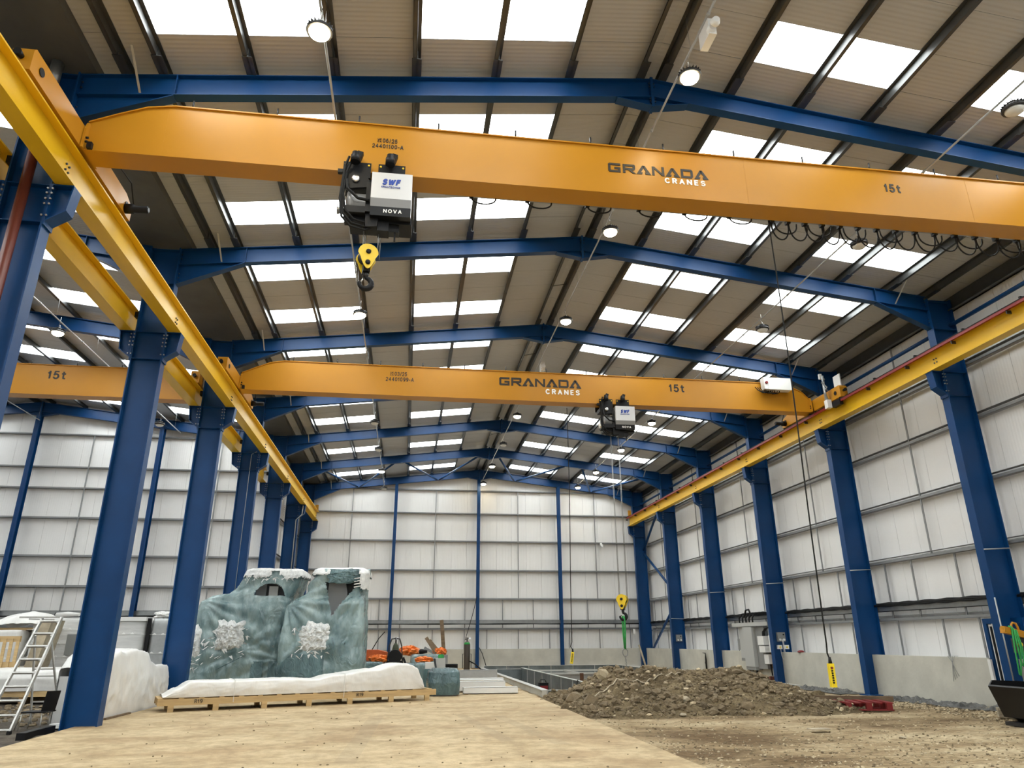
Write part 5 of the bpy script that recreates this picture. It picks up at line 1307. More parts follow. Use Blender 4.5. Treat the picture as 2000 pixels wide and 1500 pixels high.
# ---- galvanised and white beams
def beam_stack(label, x0, x1, y, z0, w, h, mt, web=True):
    t = thing('steel_profile', label, 'steel beam', ((x0+x1)/2, y, z0), 'steel profiles stacked on the slab')
    MB().box(x0, x1, y, y+0.012, z0, z0+h).box(x0, x1, y, y+w, z0+h-0.012, z0+h).box(x0, x1, y, y+w, z0, z0+0.012).build('channel', mt, t)
    MB().box(x0, x0+0.01, y+0.012, y+w, z0+0.012, z0+h-0.012).build('end_plate', mt, t)
beam_stack('front long white steel profile lying on the slab', 1.95, 3.74, 24.95, 0.14, 0.3, 0.19, 'white_paint')
beam_stack('second white steel profile lying behind the front one', 1.9, 3.45, 25.9, 0.16, 0.4, 0.30, 'white_paint')
beam_stack('thin white steel profile on top of the white profiles', 1.72, 3.45, 26.3, 0.47, 0.3, 0.07, 'white_paint')
beam_stack('galvanised grey steel profile behind the white profiles', 1.85, 3.55, 29.0, 0.36, 0.5, 0.34, 'galv_pale')
t = thing('timber_bearers', 'dark timber bearers under the steel profiles', 'timber', (2.5, 26, ZS))
MB().box(1.98, 2.1, 24.9, 26.8, ZS, 0.14).build('bearer', 'pine_dark', t); MB().box(2.0, 2.2, 29, 29.5, ZS+0.02, 0.36).box(3.1, 3.3, 29, 29.5, ZS+0.02, 0.36).build('bearer', 'pine_dark', t)
# ---- goods heaped behind the pallet
def teal_bundle(label, x0, x1, y0, y1, z1, seed, mt='teal_dark'):
    t = thing('wrapped_bundle', label, 'wrapped goods', ((x0+x1)/2, (y0+y1)/2, ZS), 'low wrapped bundles behind the long pallet')
    shell([(ZS+0.03, x0, x1, y0, y1), (z1*0.6, x0-0.02, x1+0.02, y0-0.02, y1), (z1-0.06, x0, x1, y0, y1), (z1, x0+0.1, x1-0.1, y0+0.1, y1-0.1)], 60, 20, 0.04, seed).build('film', mt, t)
    MB().box(x0+0.12, x1-0.12, y0+0.12, y1-0.12, ZS+0.02, z1-0.15).build('contents', 'machine_grey', t)
teal_bundle('dark teal wrapped bundle under the orange sacks, left of the welding set', -1.65, -0.75, 30.0, 31.2, 1.0, 41)
teal_bundle('dark teal wrapped bundle right behind the welding set', -0.05, 0.55, 31.6, 32.6, 0.9, 43)
teal_bundle('pale teal wrapped bundle under the front orange sacks', 0.42, 1.05, 29.5, 30.6, 0.98, 45, 'teal_film')
teal_bundle('pale teal wrapped bundle heaped behind the front orange sacks', 0.30, 1.55, 32.2, 33.6, 1.22, 47, 'teal_film')
def sack(label, cx, cy, cz, w, d, h, seed, mt='orange_bag'):
    m = MB()
    def f(u, v):
        a = 2*math.pi*u; b = math.pi*(v-0.5); k = 1+0.5*fbm(math.cos(a)*2.4+seed, math.sin(a)*2.4+v*5, seed)
        return (cx+w/2*math.cos(a)*math.cos(b)**0.6*k, cy+d/2*math.sin(a)*math.cos(b)**0.6*k, cz+h/2*math.sin(b)*k)
    m.grid(f, 44, 20, smooth=False); o = m.build('orange_sack', mt); tag(o, label, 'sack', 'orange sacks and covers')
sack('crumpled orange sack left of the welding set', -1.00, 30.5, 1.10, 0.7, 0.5, 0.26, 51)
sack('orange sack heap right behind the welding set', 0.25, 33.6, 1.36, 0.85, 0.6, 0.34, 53)
sack('small orange sack further right beside the brown timbers', 1.66, 35.8, 1.28, 0.6, 0.5, 0.30, 55)
sack('bright orange sack on the front teal bundle', 0.75, 30.0, 1.06, 0.65, 0.5, 0.20, 57)
t = thing('orange_crate', 'dark orange covered crate at the left of the goods heap', 'crate', (-1.2, 32.5, ZS))
MB().prism([(-1.75, 1.0), (-0.75, 1.0), (-0.70, 1.32), (-1.1, 1.42), (-1.75, 1.42)], 'Y', 32.2, 33.2).build('cover', 'dark_orange', t); MB().box(-1.7, -0.75, 32.3, 33.1, ZS, 1.0).build('crate_body', 'machine_grey', t)
t = thing('carton', 'small white carton in front of the grey box', 'box', (0.95, 28.2, ZS)); MB().box(0.78, 1.12, 28.0, 28.3, 0.80, 1.02).build('carton_body', 'white_paint', t); MB().box(0.72, 1.2, 27.95, 28.5, ZS, 0.80).build('support_bundle', 'teal_dark', t)
t = thing('grey_box', 'grey metal box standing on the goods behind the pallet', 'box', (1.3, 27.2, ZS)); MB().prism([(1.10, 0.86), (1.45, 0.86), (1.45, 1.18), (1.02, 1.18)], 'Y', 27.0, 27.4).build('box_body', 'cab_grey', t); MB().prism([(1.02, 1.18), (1.10, 0.86), (1.16, 0.86), (1.10, 1.18)], 'Y', 26.97, 27.0).build('dark_side', 'machine_dark', t); MB().box(1.0, 1.5, 27.0, 27.5, ZS, 0.86).build('crate', 'machine_grey', t)
o = MB().box(1.20, 1.40, 27.05, 27.15, 1.18, 1.30).build('green_packet', 'sling_green'); tag(o, 'yellow-green packet on the grey metal box', 'packet')
t = thing('angle_grinder', 'black grinder lying on the teal bundles', 'tool', (0.75, 32.3, 1.25)); MB().lathe([(0.07, 0), (0.10, 0.05), (0.10, 0.12), (0.06, 0.34)], (0.62, 32.2, 1.34), 12, 'X').build('body', 'black', t); MB().lathe([(0.10, 0), (0.10, 0.02)], (0.60, 32.2, 1.34), 14, 'X').build('disc', 'galv', t)
o = MB().box(1.62, 1.9, 29.0, 29.3, 0.7, 0.72).build('white_slab', 'white_paint'); tag(o, 'small white slab on the galvanised profile', 'board')
t = thing('hose_coil', 'dark coil of hose with a bright top behind the grey box', 'hose', (2.2, 33, ZS))
for k in range(4): link((2.15, 33.0, 0.0), 0.26, 0.1, 0.04, 0)
for k in range(4):
    pts = [(2.05+0.24*math.cos(q*0.42), 33.0+0.24*math.sin(q*0.42), 0.60+0.06*k) for q in range(16)]; MB().tube(pts, 0.035, 6).build('hose_turn', 'rubber', t)
MB().box(1.85, 2.3, 32.8, 33.25, ZS, 0.57).build('stand', 'machine_grey', t)
# timbers leaning behind
o = MB().bar((1.00, 36.0, 1.90), (1.55, 35.6, 1.12), 0.16, 0.06, (0, 1, 0)).build('timber_board', 'old_wood'); tag(o, 'dark brown board leaning steeply over the goods heap', 'board', 'brown boards on the goods heap')
o = MB().bar((1.18, 36.2, 1.80), (1.78, 35.6, 1.12), 0.10, 0.05, (0, 1, 0)).build('timber_board', 'old_wood'); tag(o, 'narrower brown board leaning just right of the steep one', 'board', 'brown boards on the goods heap')
o = MB().bar((0.95, 36.6, 1.45), (1.5, 36.3, 1.15), 0.12, 0.05, (0, 1, 0)).build('timber_board', 'machine_grey'); tag(o, 'short grey board leaning left behind the brown boards', 'board', 'brown boards on the goods heap')
t = MB().box(0.9, 2.0, 35.2, 36.8, ZS+0.02, 1.14).build('goods_block', 'machine_grey'); tag(t, 'grey block of goods carrying the leaning brown boards', 'goods')
o = MB().bar((2.10, 44.3, 2.92), (2.36, 44.0, ZS+0.02), 0.22, 0.08, (0, 1, 0)).build('plank', 'old_wood'); tag(o, 'tall brown plank standing upright against the far wall', 'plank')
# welding set: trolley, machine, bottle, torch cables
t = thing('welding_set', 'black welding set with green gas bottle and looped cables', 'welder', (-0.35, 30.6, ZS))
wy = 30.5
MB().box(-0.66, -0.08, wy, wy+0.5, ZS+0.55, 1.02).build('power_unit', 'black', t)
MB().lathe([(0.26, 0), (0.27, 0.12), (0.22, 0.18)], (-0.36, wy-0.16, 1.18), 20, 'Y').build('wire_drum', 'black', t)
MB().box(-0.60, -0.14, wy+0.05, wy+0.4, 1.0, 1.36).build('feeder', 'black', t)
MB().box(-0.66, -0.08, wy-0.02, wy+0.7, ZS, ZS+0.08).box(-0.62, -0.56, wy, wy+0.5, ZS, 0.7).box(-0.18, -0.12, wy, wy+0.5, ZS, 0.7).build('trolley', 'dark_steel', t)
MB().lathe([(0.135, 0), (0.14, 0.05), (0.14, 1.10), (0.10, 1.25), (0.05, 1.33)], (-0.36, wy+0.72, 0.35), 18).build('gas_bottle', 'bottle_green', t)
MB().tube([(-0.36, wy+0.72, 1.68), (-0.36, wy+0.72, 1.90)], 0.03, 8).build('valve', 'dark_steel', t); MB().lathe([(0.05, 0), (0.05, 0.04)], (-0.30, wy+0.66, 1.86), 12, 'Y').build('gauge', 'chrome', t)
for s in (-1, 1):
    MB().tube([(-0.36+s*0.04, wy+0.6, 1.86), (-0.36+s*0.16, wy+0.4, 1.84), (-0.36+s*0.25, wy+0.1, 1.55), (-0.36+s*0.28, wy-0.1, 1.15), (-0.36+s*0.31, wy-0.15, 0.9), (-0.36+s*0.22, wy-0.12, 0.72)], 0.025, 6).build('hose', 'rubber', t)
for k in range(4):
    pts = [(-0.36+(0.20-0.03*k)*math.cos(q*0.4), wy-0.10-0.02*k, 0.88+(0.14-0.01*k)*math.sin(q*0.4)) for q in range(17)]; MB().tube(pts, 0.018, 6).build('cable_loop', 'silver_dark' if k == 1 else 'rubber', t)
MB().bar((-0.04, wy-0.05, 1.15), (0.16, wy-0.1, 0.70), 0.09, 0.05, (0, 1, 0)).build('torch', 'black', t)
for s in (-0.62, -0.10): MB().lathe([(0.10, 0), (0.10, 0.05)], (s, wy+0.5, ZS+0.10), 12, 'X').build('wheel', 'rubber', t)
# standing gas bottle by the middle post
t = thing('gas_bottle', 'tall brown gas bottle on a trolley beside the middle wall post', 'gas bottle', (3.28, 40, ZS))
MB().lathe([(0.16, 0), (0.165, 0.04), (0.165, 1.30), (0.12, 1.42), (0.05, 1.48)], (3.28, 40.0, 0.26), 18).build('bottle', 'bottle_brown', t)
MB().lathe([(0.166, 0.0), (0.125, 0.10), (0.055, 0.16)], (3.28, 40.0, 1.57), 18).build('green_shoulder', 'sling_green', t)
MB().tube([(3.28, 40, 1.72), (3.28, 40, 1.92)], 0.035, 8).build('valve', 'dark_steel', t); MB().lathe([(0.05, 0), (0.05, 0.03)], (3.42, 39.95, 1.88), 12, 'Y').build('gauge', 'chrome', t)
MB().tube([(3.05, 39.95, 0.4), (3.05, 39.95, 1.1), (3.5, 39.95, 1.1), (3.5, 39.95, 0.4)], 0.02, 6).build('trolley_frame', 'dark_steel', t); MB().box(3.02, 3.62, 39.8, 40.2, ZS+0.02, 0.26).build('trolley_base', 'dark_steel', t)
MB().tube([(3.4, 39.9, 0.75), (3.7, 39.8, 0.6), (4.0, 39.7, 0.35), (4.35, 39.8, 0.3)], 0.035, 6).build('hose', 'rubber', t)
o = MB().tube([(4.60, 46.9, 1.35), (4.8, 46.9, 1.0), (5.1, 46.9, 0.12)], 0.025, 6).build('leaning_rod', 'dark_steel'); tag(o, 'thin dark rod leaning beside the middle wall post', 'rod')
o = MB().tube([(-1.25, 47.1, 2.3), (-1.6, 47.0, 1.9), (-2.0, 47.0, 1.2), (-2.25, 47.0, 0.16)], 0.03, 6).build('drooping_cable', 'rubber'); tag(o, 'black cable drooping from the tray left of the welding set', 'cable')
o = MB().tube([(4.45, 47.1, 4.4), (4.2, 47.0, 3.4), (3.9, 46.9, 2.4), (3.7, 46.6, 1.8), (3.4, 40.2, 1.9)], 0.02, 6).build('drooping_cable', 'rubber'); tag(o, 'thin black cable running from the middle post to the gas bottle', 'cable')
# ------------------------------------------------------------------ right wall: cabinets, sockets, tap
EC = thing('electrical_cabinets', 'tall grey electrical cabinets with black cables on the right wall', 'cabinet', (15.4, 32, 0.6))
MB().box(15.36, 15.54, 32.50, 33.05, 0.95, 2.27).build('cabinet_body', 'cab_grey', EC); MB().box(15.37, 15.54, 32.47, 33.08, 0.83, 0.95).build('cabinet_plinth', 'cab_side', EC)
MB().box(15.20, 15.54, 31.45, 32.35, 0.62, 2.27).build('cabinet_body', 'cab_grey', EC); MB().box(15.22, 15.54, 31.43, 32.37, 0.48, 0.62).build('cabinet_plinth', 'cab_side', EC)
MB().box(15.36, 15.54, 30.6, 31.43, 0.55, 2.27).build('back_plate', 'cab_side', EC)
MB().box(15.22, 15.54, 29.95, 33.45, 2.30, 2.46).build('trunking', 'cab_grey', EC)
MB().box(15.42, 15.54, 33.15, 33.42, 1.30, 1.78).build('junction_box', 'cab_side', EC)
MB().box(15.22, 15.50, 30.45, 31.0, 1.52, 1.88).build('isolator_box', 'white_paint', EC); MB().box(15.22, 15.50, 30.40, 30.92, 1.22, 1.48).build('isolator_box', 'white_paint', EC)
MB().box(15.30, 15.52, 30.32, 30.72, 0.76, 1.14).build('meter_box', 'white_paint', EC); MB().box(15.36, 15.52, 30.02, 30.28, 1.25, 1.90).build('breaker_box', 'white_paint', EC)
MB().box(15.50, 15.55, 30.0, 30.75, 0.60, 1.2).build('back_board', 'pine_dark', EC)
for k in range(4): MB().tube([(15.35, 30.75-0.07*k, 1.88), (15.35, 30.73-0.07*k, 2.05), (15.38, 30.55-0.06*k, 2.18), (15.4, 30.3-0.06*k, 2.22)], 0.016, 6).build('cable', 'rubber', EC)
for k in range(5):
    y = 32.95 - 0.33*k; MB().tube([(15.4, y, 2.46), (15.4, y, 2.66), (15.5, y-0.12, 2.85), (15.7, y-0.5, 2.88), (15.85, y-0.9, 2.82)], 0.035, 8).build('cable', 'rubber', EC)
MB().tube([(15.4, 32.4, 2.7), (15.4, 32.2, 3.0), (15.4, 31.9, 3.02), (15.4, 31.7, 2.75)], 0.04, 8).build('cable', 'rubber', EC)
MB().tube([(15.35, 31.6, 0.5), (15.3, 31.5, 0.3), (15.2, 31.4, 0.1)], 0.05, 8).build('cable', 'rubber', EC); MB().tube([(15.45, 30.5, 0.76), (15.45, 30.45, 0.3)], 0.03, 6).build('cable', 'rubber', EC)
for k in range(5): MB().tube([(15.45, 32.7-0.12*k, 0.55), (15.45, 32.68-0.12*k, 0.40)], 0.02, 6).build('gland', 'rubber', EC)
MB().tube([(15.48, 32.75, 0.85), (15.5, 32.7, 0.2)], 0.03, 6).build('conduit', 'cab_side', EC)
o = MB().box(15.25, 15.5, 30.3, 30.6, 0.02, 0.28).build('bucket', 'brick_red'); tag(o, 'small dark red box on the ground under the cabinets', 'box')
def socket_panel(y, label, extra):
    t = thing('socket_panel', label, 'socket', (15.5, y, 1.6), 'socket panels on the right columns')
    MB().box(15.40, 15.74, y-0.14, y-0.02, 1.66, 2.02).build('panel', 'cab_side', t)
    MB().lathe([(0.03, 0), (0.03, -0.02)], (15.66, y-0.14, 1.93), 10, 'Y').build('socket_outlet', 'black', t)
    for x in (15.49, 15.66): MB().lathe([(0.045, 0), (0.04, -0.05)], (x, y-0.14, 1.73), 12, 'Y').build('socket_outlet', 'white_paint', t)
    if extra:
        for x in (15.36, 15.66):
            b = MB().box(x, x+0.20, y-0.12, y-0.02, 1.36, 1.52).build('double_socket', 'white_paint', t); MB().lathe([(0.035, 0), (0.035, -0.03)], (x+0.1, y-0.12, 1.44), 10, 'Y').build('yellow_plug', 'hook_yellow', b)
        for k, (x, dx) in enumerate(((15.58, 0.12), (15.62, 0.2))):
            MB().tube([(x, y-0.16, 1.75), (x+0.01, y-0.17, 1.2), (x+dx, y-0.18, 0.75), (x+dx*0.6, y-0.16, 0.4), (x+dx*1.2, y-0.18, 0.06)], 0.009, 5).build('white_lead', 'white_text', t)
        MB().tube([(15.46, y-0.15, 1.36), (15.47, y-0.16, 1.1), (15.53, y-0.16, 0.95)], 0.009, 5).build('white_lead', 'white_text', t)
socket_panel(CY[3]-0.0, 'grey socket panel with white leads on the column beside the cabinets', True)
socket_panel(CY[5], 'small grey socket panel on the column with diagonal braces', False)
t = thing('standpipe', 'black standpipe tap against the concrete panel', 'tap', (15.45, 37.5, 0)); MB().tube([(15.46, 37.5, 0.0), (15.46, 37.5, 0.75), (15.46, 37.5, 1.1)], [0.05, 0.045, 0.02], 8).build('pipe', 'rubber', t); MB().tube([(15.46, 37.5, 1.08), (15.42, 37.75, 1.10)], 0.02, 6).build('tap_arm', 'dark_steel', t); MB().lathe([(0.06, 0), (0.06, 0.04)], (15.42, 37.5, 0.62), 10, 'X').build('valve_wheel', 'rubber', t)
o = MB().lathe([(0.13, 0), (0.13, 0.04), (0.06, 0.08)], (15.62, 28.2, 1.252), 14).build('plastic_bung', 'red_plastic'); tag(o, 'red plastic cap lying on the concrete panel beside the column', 'cap')
t = thing('wire_bundle', 'bundle of thin blue-grey wires hung over the concrete panel', 'wires', (15.53, 19.7, 1.2))
for k in range(4):
    y = 19.9 - 0.09*k; MB().tube([(15.66, 19.95-0.1*k, 1.27), (15.53, y, 1.27), (15.52, 19.75, 1.1), (15.52, 19.75+0.05*(k-1.5), 0.9-0.04*k), (15.52, 19.72+0.09*(k-1.5), 0.75-0.05*k)], 0.006, 5).build('wire', 'galv', t)
o = MB().bar((14.95, 47.0, 1.45), (15.2, 46.6, 0.1), 0.10, 0.05, (0, 1, 0)).build('leaning_board', 'stone_pale'); tag(o, 'pale narrow board leaning on the far right column', 'board')
t = thing('security_camera', 'small white camera on the far end wall', 'camera', (12.9, 47.4, 7.75)); MB().box(12.84, 12.96, 47.5, 47.62, 7.72, 7.95).build('mount', 'white_paint', t); MB().lathe([(0.07, 0), (0.09, -0.1), (0.09, -0.2)], (12.9, 47.5, 7.75), 12, 'Y').build('lens_body', 'white_paint', t)
o = MB().box(14.75, 14.87, 47.3, 47.45, 2.1, 2.42).build('wall_box', 'white_paint'); tag(o, 'small white box on the far wall beside the corner column', 'box')
# ------------------------------------------------------------------ digger bucket and lifting beam at the right edge
BK = thing('digger_bucket', 'black digger bucket cut by the right picture edge', 'bucket', (13.4, 15, 0))
prof = [(12.55, 0.78), (12.66, 0.90), (13.95, 0.84), (14.1, 0.35), (13.6, 0.08), (13.05, 0.08), (12.78, 0.17)]
for y in (13.4, 15.0): MB().prism(prof, 'Y', y, y+0.04).build('side_plate', 'black_gloss', BK)
m = MB()
for p, q in zip(prof[3:], prof[4:]+prof[:1]): m.prism([p, q, (q[0]+0.02, q[1]+0.03), (p[0]+0.02, p[1]+0.03)], 'Y', 13.44, 15.0)
m.build('bowl', 'black_gloss', BK)
MB().box(13.9, 14.1, 13.6, 14.9, 0.3, 0.9).build('back_frame', 'black', BK); MB().box(12.7, 14.2, 13.5, 14.95, 0.02, 0.09).build('skid', 'dark_steel', BK)
MB().lathe([(0.03, 0), (0.03, -0.012)], (12.93, 13.4, 0.24), 10, 'Y').build('bolt', 'chrome', BK); MB().lathe([(0.025, 0), (0.025, -0.012)], (13.08, 13.4, 0.17), 10, 'Y').build('bolt', 'chrome', BK)
LB = thing('lifting_beam', 'orange lifting beam with eye, draped with green slings at right edge', 'lifting beam', (13.6, 14.65, 1.8))
MB().bar((12.84, 14.62, 1.93), (14.6, 14.7, 1.55), 0.12, 0.14).build('beam', 'crane_orange', LB)
MB().lathe([(0.075, 0), (0.075, 0.02)], (12.84, 14.62, 1.93), 12, 'X').build('end_cap', 'crane_orange', LB)
MB().tube([(13.10, 14.65, 1.90), (13.11, 14.65, 2.03), (13.15, 14.65, 2.07), (13.22, 14.65, 2.05), (13.25, 14.65, 1.98), (13.27, 14.65, 1.86)], 0.024, 8).build('lifting_eye', 'crane_orange', LB)
MB().box(13.15, 14.5, 14.68, 14.8, 1.45, 1.75).build('carrier', 'machine_dark', LB)
MB().lathe([(0.05, 0), (0.05, -0.03)], (13.22, 14.66, 1.62), 12, 'Y').build('bolt', 'hook_yellow', LB)
MB().box(14.2, 14.5, 15.1, 15.35, 0.05, 1.6).box(14.2, 14.5, 14.7, 15.1, 1.45, 1.6).build('upright', 'machine_dark', LB)
for k, (x0, x1, zb) in enumerate(((13.04, 12.93, 1.02), (13.08, 13.04, 1.2))):
    t = thing('round_sling', ['long green sling hanging from the orange lifting beam', 'shorter green sling hanging in a loop from the orange lifting beam'][k], 'sling', (x0, 14.6, zb), 'green slings on the lifting beam')
    MB().tube([(x0, 14.70, 1.85), (x0-0.02, 14.62, 2.0), (x0-0.04, 14.54, 1.95), ((x0+x1)/2-0.03, 14.53, 1.5), (x1, 14.53, zb), (x1+0.03, 14.53, zb-0.02), (x1+0.06, 14.53, zb+0.1), (x0+0.06, 14.53, 1.55), (x0+0.02, 14.54, 1.92)], 0.017, 8).build('strap', 'sling_green', t)
o = MB().tube([(15.14, 17.25, 2.75), (15.14, 17.25, 0.6)], 0.02, 6).build('conduit', 'galv_pale'); tag(o, 'thin bright conduit down the column behind the green slings', 'conduit')
# ------------------------------------------------------------------ left side: ladder, chair, wrapped goods
LA = thing('stepladder', 'silver aluminium stepladder left of the thick blue column', 'ladder', (-8.1, 18, 0))
fr = [((-7.86, 17.18, 0.03), (-7.78, 18.30, 2.30)), ((-8.42, 17.18, 0.03), (-8.18, 18.30, 2.30))]
for p, q in fr: MB().bar(p, q, 0.035, 0.085, (0, 1, 0)).build('front_stile', 'aluminium', LA)
for k in range(9):
    f = 0.03 + 0.117*k; a, b = [Vector(p).lerp(Vector(q), f) for p, q in fr]; MB().bar(a, b, 0.10, 0.03, (0, 0.3, 1)).build('tread', 'aluminium', LA)
    MB().bar(a+Vector((0.0, -0.03, -0.02)), a+Vector((-0.06, -0.03, -0.005)), 0.03, 0.04).build('tread_bracket', 'aluminium', LA)
rr = [((-7.95, 18.35, 1.92), (-7.78, 19.25, 0.03)), ((-8.28, 18.35, 1.92), (-8.40, 19.25, 0.03))]
for p, q in rr: MB().bar(p, q, 0.03, 0.05, (0, 1, 0)).build('rear_leg', 'aluminium', LA)
for f in (0.38, 0.46, 0.75): a, b = [Vector(p).lerp(Vector(q), f) for p, q in rr]; MB().bar(a, b, 0.03, 0.03).build('rear_brace', 'aluminium', LA)
MB().bar((-8.62, 18.2, 2.31), (-7.76, 18.32, 2.31), 0.05, 0.035).build('top_rail', 'aluminium', LA); MB().bar((-8.55, 18.5, 2.28), (-8.0, 18.45, 2.26), 0.04, 0.03).build('top_rail', 'aluminium', LA)
for s in (-7.86, -8.42): MB().box(s-0.03, s+0.03, 17.13, 17.23, 0.02, 0.09).build('foot', 'rubber', LA)
CH = thing('chair', 'black plastic chair with metal legs behind the stepladder', 'chair', (-7.75, 18, 0))
def cback(u, v):
    a = (u-0.5)*1.3; ox = 0.24*math.sin(a); oy = -0.06*math.cos(a); return (-7.60+ox*0.66-oy*0.75+0.04*v, 18.05+ox*0.75+oy*0.66+0.03*v, 0.36+0.42*v)
MB().grid(cback, 12, 8).build('backrest', 'black', CH); MB().prism([(-7.98, 17.76), (-7.5, 17.78), (-7.48, 18.22), (-7.98, 18.22)], 'Z', 0.36, 0.39).build('seat', 'black', CH)
for (x, y) in ((-7.98, 17.78), (-7.98, 18.2), (-7.56, 17.8), (-7.56, 18.18)): MB().tube([(x+(0.02 if x < -7.8 else -0.02), y, 0.36), (x, y, 0.03)], 0.013, 6).build('leg', 'aluminium', CH)
MB().tube([(-8.05, 17.78, 0.03), (-8.0, 17.78, 0.32), (-7.8, 17.78, 0.36)], 0.012, 6).build('side_rail', 'aluminium', CH)
o = MB().bar((-7.20, 16.2, 0.07), (-7.15, 17.35, 0.09), 0.16, 0.14).build('plastic_channel', 'black'); tag(o, 'black plastic channel lying along the slab edge below the ladder', 'channel')
# long white wrapped package between the two near columns
WP = thing('wrapped_package', 'long white wrapped package lying between the two near left columns', 'wrapped goods', (-7.2, 21, 0.05), None)
TP = [(18.55, 1.20), (18.8, 1.42), (19.3, 1.60), (19.7, 1.54), (20.4, 1.61), (21.3, 1.53), (21.6, 1.30), (22.1, 1.17), (22.7, 1.15), (23.15, 1.13)]
def tpz(y):
    for (a, za), (b, zb) in zip(TP, TP[1:]):
        if a <= y <= b: return za+(zb-za)*(y-a)/(b-a)
    return 1.1
def wp(u, v):
    y = 18.55 + 4.6*u; h = tpz(y); s = v*3; w = 0.03*fbm(y*2.0, s*2.5, 4) + 0.05*(1-abs(fbm(y*1.5+s*2.2, s*2.5-y, 6)))*(1 if s < 0.95 else 0.3)
    if s < 1: x, z = -6.70+0.02, 0.10+(h-0.10)*s; x += w*math.sin(math.pi*min(1, s*1.05)) - 0.12*max(0, s-0.62)
    elif s < 2: x, z = -6.75-0.95*(s-1), h+w
    else: x, z = -7.70-w, 0.05+(h-0.05)*(3-s)
    return (x, y, z)
MB().grid(wp, 110, 60).build('plastic_wrap', 'white_film', WP)
MB().prism([(-7.68, 0.05), (-6.74, 0.10), (-6.74, 1.05), (-7.68, 1.05)], 'Y', 18.56, 18.60).build('end_board', 'white_film', WP); MB().prism([(-7.68, 0.05), (-6.74, 0.10), (-6.74, 1.0), (-7.68, 1.0)], 'Y', 23.1, 23.13).build('end_board', 'white_film', WP)
o = MB().bar((-6.62, 18.7, ZS+0.02), (-6.60, 20.2, ZS+0.02), 0.06, 0.04).build('timber_batten', 'old_wood'); tag(o, 'thin dark slat along the foot of the white wrapped package', 'slat')
t = thing('paper_bundle', 'white paper sheets on the dark earth beside the thick column', 'papers', (-7.5, 18.1, 0.05)); 
for k in range(4): MB().box(-7.42, -7.12, 17.75+0.04*k, 18.0+0.04*k, 0.06+0.02*k, 0.075+0.02*k).build('sheet', 'white_paint', t)
# wrapped crates in the side hall
def crate(label, x0, x1, y0, y1, z0, z1, seed, mt='grey_film', bands=True):
    t = thing('wrapped_crate', label, 'crate', ((x0+x1)/2, (y0+y1)/2, z0), 'film wrapped crates in the side hall')
    shell([(z0, x0, x1, y0, y1), (z1-0.05, x0, x1, y0, y1), (z1, x0+0.04, x1-0.04, y0+0.04, y1-0.04)], 80, 24, 0.02, seed, fold=0.4).build('film', mt, t)
    if bands:
        for f in (0.2, 0.47, 0.75):
            z = z0+(z1-z0)*f
            MB().box(x0-0.03, x1+0.03, y0-0.03, y0-0.02, z, z+0.012).box(x1+0.02, x1+0.03, y0-0.03, y1, z, z+0.012).build('tape_band', 'white_paint', t)
            m = MB()
            for k in range(int((x1-x0)/0.3)): m.prism([(x0+0.1+0.3*k, z), (x0+0.26+0.3*k, z), (x0+0.18+0.3*k, z+0.07)], 'Y', y0-0.035, y0-0.025)
            m.build('arrow_print', 'white_text', t)
    return t
c = crate('big crate in clear film, behind the stepladder', -13.35, -11.0, 29.0, 31.0, 0.95, 2.62, 61)
MB().box(-12.0, -11.5, 28.95, 28.97, 1.35, 2.05).build('paper_label', 'cab_side', c)
c = crate('big crate in clear film, seen right of the thick blue column', -10.9, -9.42, 29.0, 31.0, 0.3, 2.62, 63)
MB().box(-10.95, -9.40, 28.92, 29.2, 2.50, 2.64).build('top_cap', 'white_paint', c)
c = crate('grey cabinet crate with dark edge next to the second column', -9.3, -8.62, 29.2, 31.0, 0.3, 2.60, 65, 'galv_pale'); MB().box(-9.40, -9.28, 29.1, 29.2, 0.3, 2.6).build('dark_post', 'black', c); MB().box(-8.66, -8.58, 29.1, 29.2, 0.3, 2.6).build('pale_post', 'white_paint', c)
c = crate('tall bulging crate under white film at the left picture edge', -14.6, -13.45, 28.8, 30.8, 1.0, 2.2, 67, 'white_film')
t = thing('film_heap', 'hump of white film draped over the crates behind the ladder', 'film', (-13.2, 30, 2.6), None)
def hump(u, v):
    x = -14.8+2.6*u; y = 28.85+1.9*v; e = (math.sin(math.pi*min(1, max(0, u*0.92+0.08))))**0.8*(0.35+0.65*math.sin(math.pi*v)**0.5); return (x, y, 2.22 + 0.62*e + 0.05*fbm(x*2.5, y*2.5, 3))
MB().grid(hump, 40, 26).build('sheet', 'white_film', t); MB().box(-14.5, -12.4, 29.1, 30.5, 2.2, 2.28).build('inner_board', 'pine', t)
t = thing('film_roll', 'loose roll of clear film on top of the crates', 'film roll', (-12.2, 29.5, 2.64)); MB().tube([(-12.6, 29.2, 2.72), (-12.2, 29.1, 2.74), (-11.75, 29.0, 2.72)], [0.08, 0.09, 0.06], 10).build('roll', 'grey_film', t); MB().tube([(-12.66, 29.2, 2.76), (-12.6, 29.2, 2.74)], 0.05, 8).build('core', 'rubber', t)
t = thing('small_crate', 'small white box with black opening on top of the crates', 'box', (-11.3, 29.5, 2.64)); MB().box(-11.5, -11.45, 29.3, 29.7, 2.63, 2.95).box(-11.5, -11.1, 29.3, 29.7, 2.92, 2.95).build('frame', 'white_paint', t); MB().box(-11.44, -11.12, 29.4, 29.7, 2.63, 2.91).build('opening', 'black', t)
t = thing('green_straps', 'bright green straps standing up from the crate top', 'straps', (-11.0, 29.4, 2.64))
for k in range(4): MB().tube([(-11.15+0.09*k, 29.35, 2.62), (-11.13+0.09*k, 29.33, 2.80), (-11.12+0.09*k, 29.35, 2.95+0.07*(k % 2))], [0.035, 0.04, 0.02], 6).build('strap', 'sling_green', t)
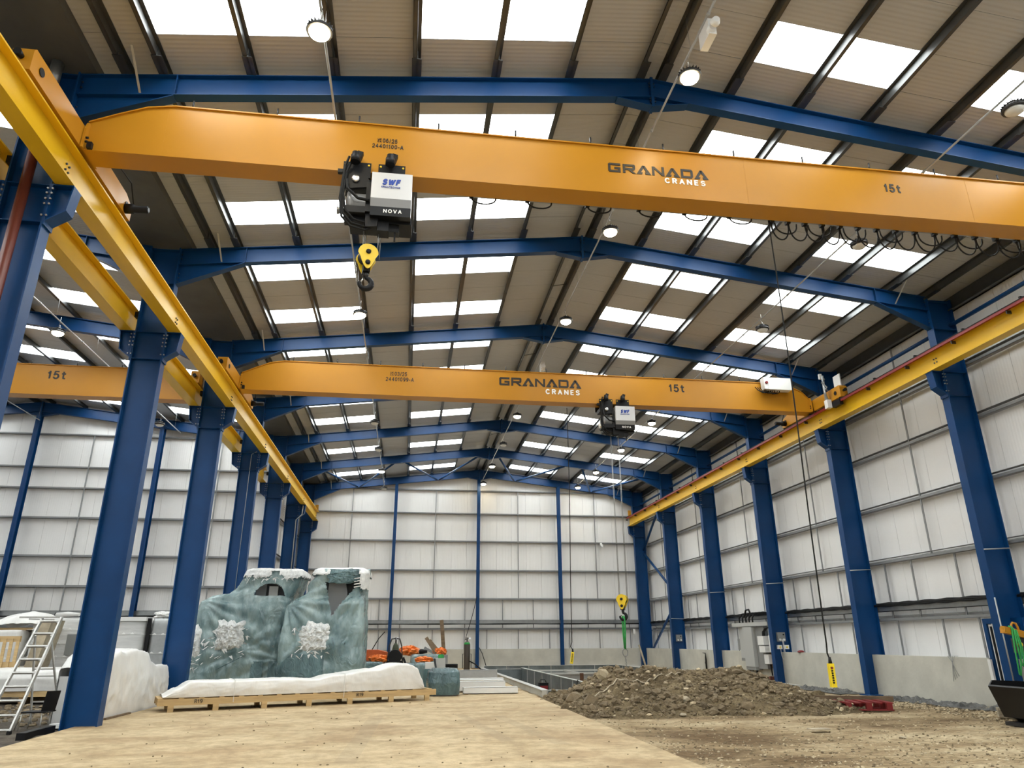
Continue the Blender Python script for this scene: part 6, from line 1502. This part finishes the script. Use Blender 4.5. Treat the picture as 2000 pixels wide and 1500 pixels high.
t = thing('plastic_clump', 'clump of white plastic on top of the grey cabinet crate', 'plastic', (-8.9, 29.8, 2.6)); crumple(-8.95, 2.72, 0.75, 0.26, 29.6, 71, 0.06, 18, 0.2).build('film', 'white_film', t)
# standing timber pallet
t = thing('timber_pallet', 'pine pallet standing on edge at the left picture edge', 'pallet', (-13.1, 27, 1.0))
MB().box(-13.9, -12.63, 27.0, 27.1, 1.80, 1.98).build('rail', 'pine', t); MB().box(-13.9, -12.52, 27.0, 27.1, 1.0, 1.18).build('rail', 'pine', t)
for k in range(7): MB().bar((-13.85+0.20*k, 26.98, 1.0), (-13.87+0.20*k+0.0, 26.98, 1.9), 0.10, 0.03, (0, 1, 0)).build('slat', 'pine', t)
o = MB().prism([(-12.78, 0.04), (-12.43, 0.04), (-12.02, 2.5), (-12.35, 2.5)], 'Y', 27.6, 28.6).build('plywood_side', 'stone_pale'); tag(o, 'pale plywood board leaning behind the stepladder', 'board')
t = thing('wrapped_low_load', 'low load under white film on timber bearers behind the ladder', 'wrapped goods', (-11.5, 25, 0.3))
shell([(0.40, -14.2, -10.15, 25.0, 27.0), (0.75, -14.2, -10.15, 24.95, 27.0), (0.95, -14.1, -10.3, 25.05, 26.9), (1.02, -13.9, -10.6, 25.3, 26.7)], 90, 20, 0.06, 73).build('film', 'white_film', t)
for b in (25.05, 26.8): MB().box(-14.2, -10.2, b, b+0.1, 0.24, 0.40).build('bearer', 'pine', t)
for x in (-13.6, -11.4, -10.4): MB().box(x, x+0.12, 25.05, 26.9, 0.05, 0.24).build('foot', 'pine_dark', t)
m = MB(); rnd = random.Random(5)
for k in range(260): rock(m, (-13+5*rnd.random(), 18.5+6*rnd.random(), 0.04), 0.03+0.08*rnd.random(), rnd)
tag(m.build('rubble', 'clod'), 'dark rubble on the earth behind the ladder', 'rubble', kind='stuff')
for o in list(bpy.data.objects):
    if '_o' in o.keys(): del o['_o']
    if o.name.split('.')[0] in ('bolt_group', 'arrow_print', 'couplers', 'cooling_fins', 'plate_bolts', 'tape_strips', 'push_buttons'): o['kind'] = 'stuff'
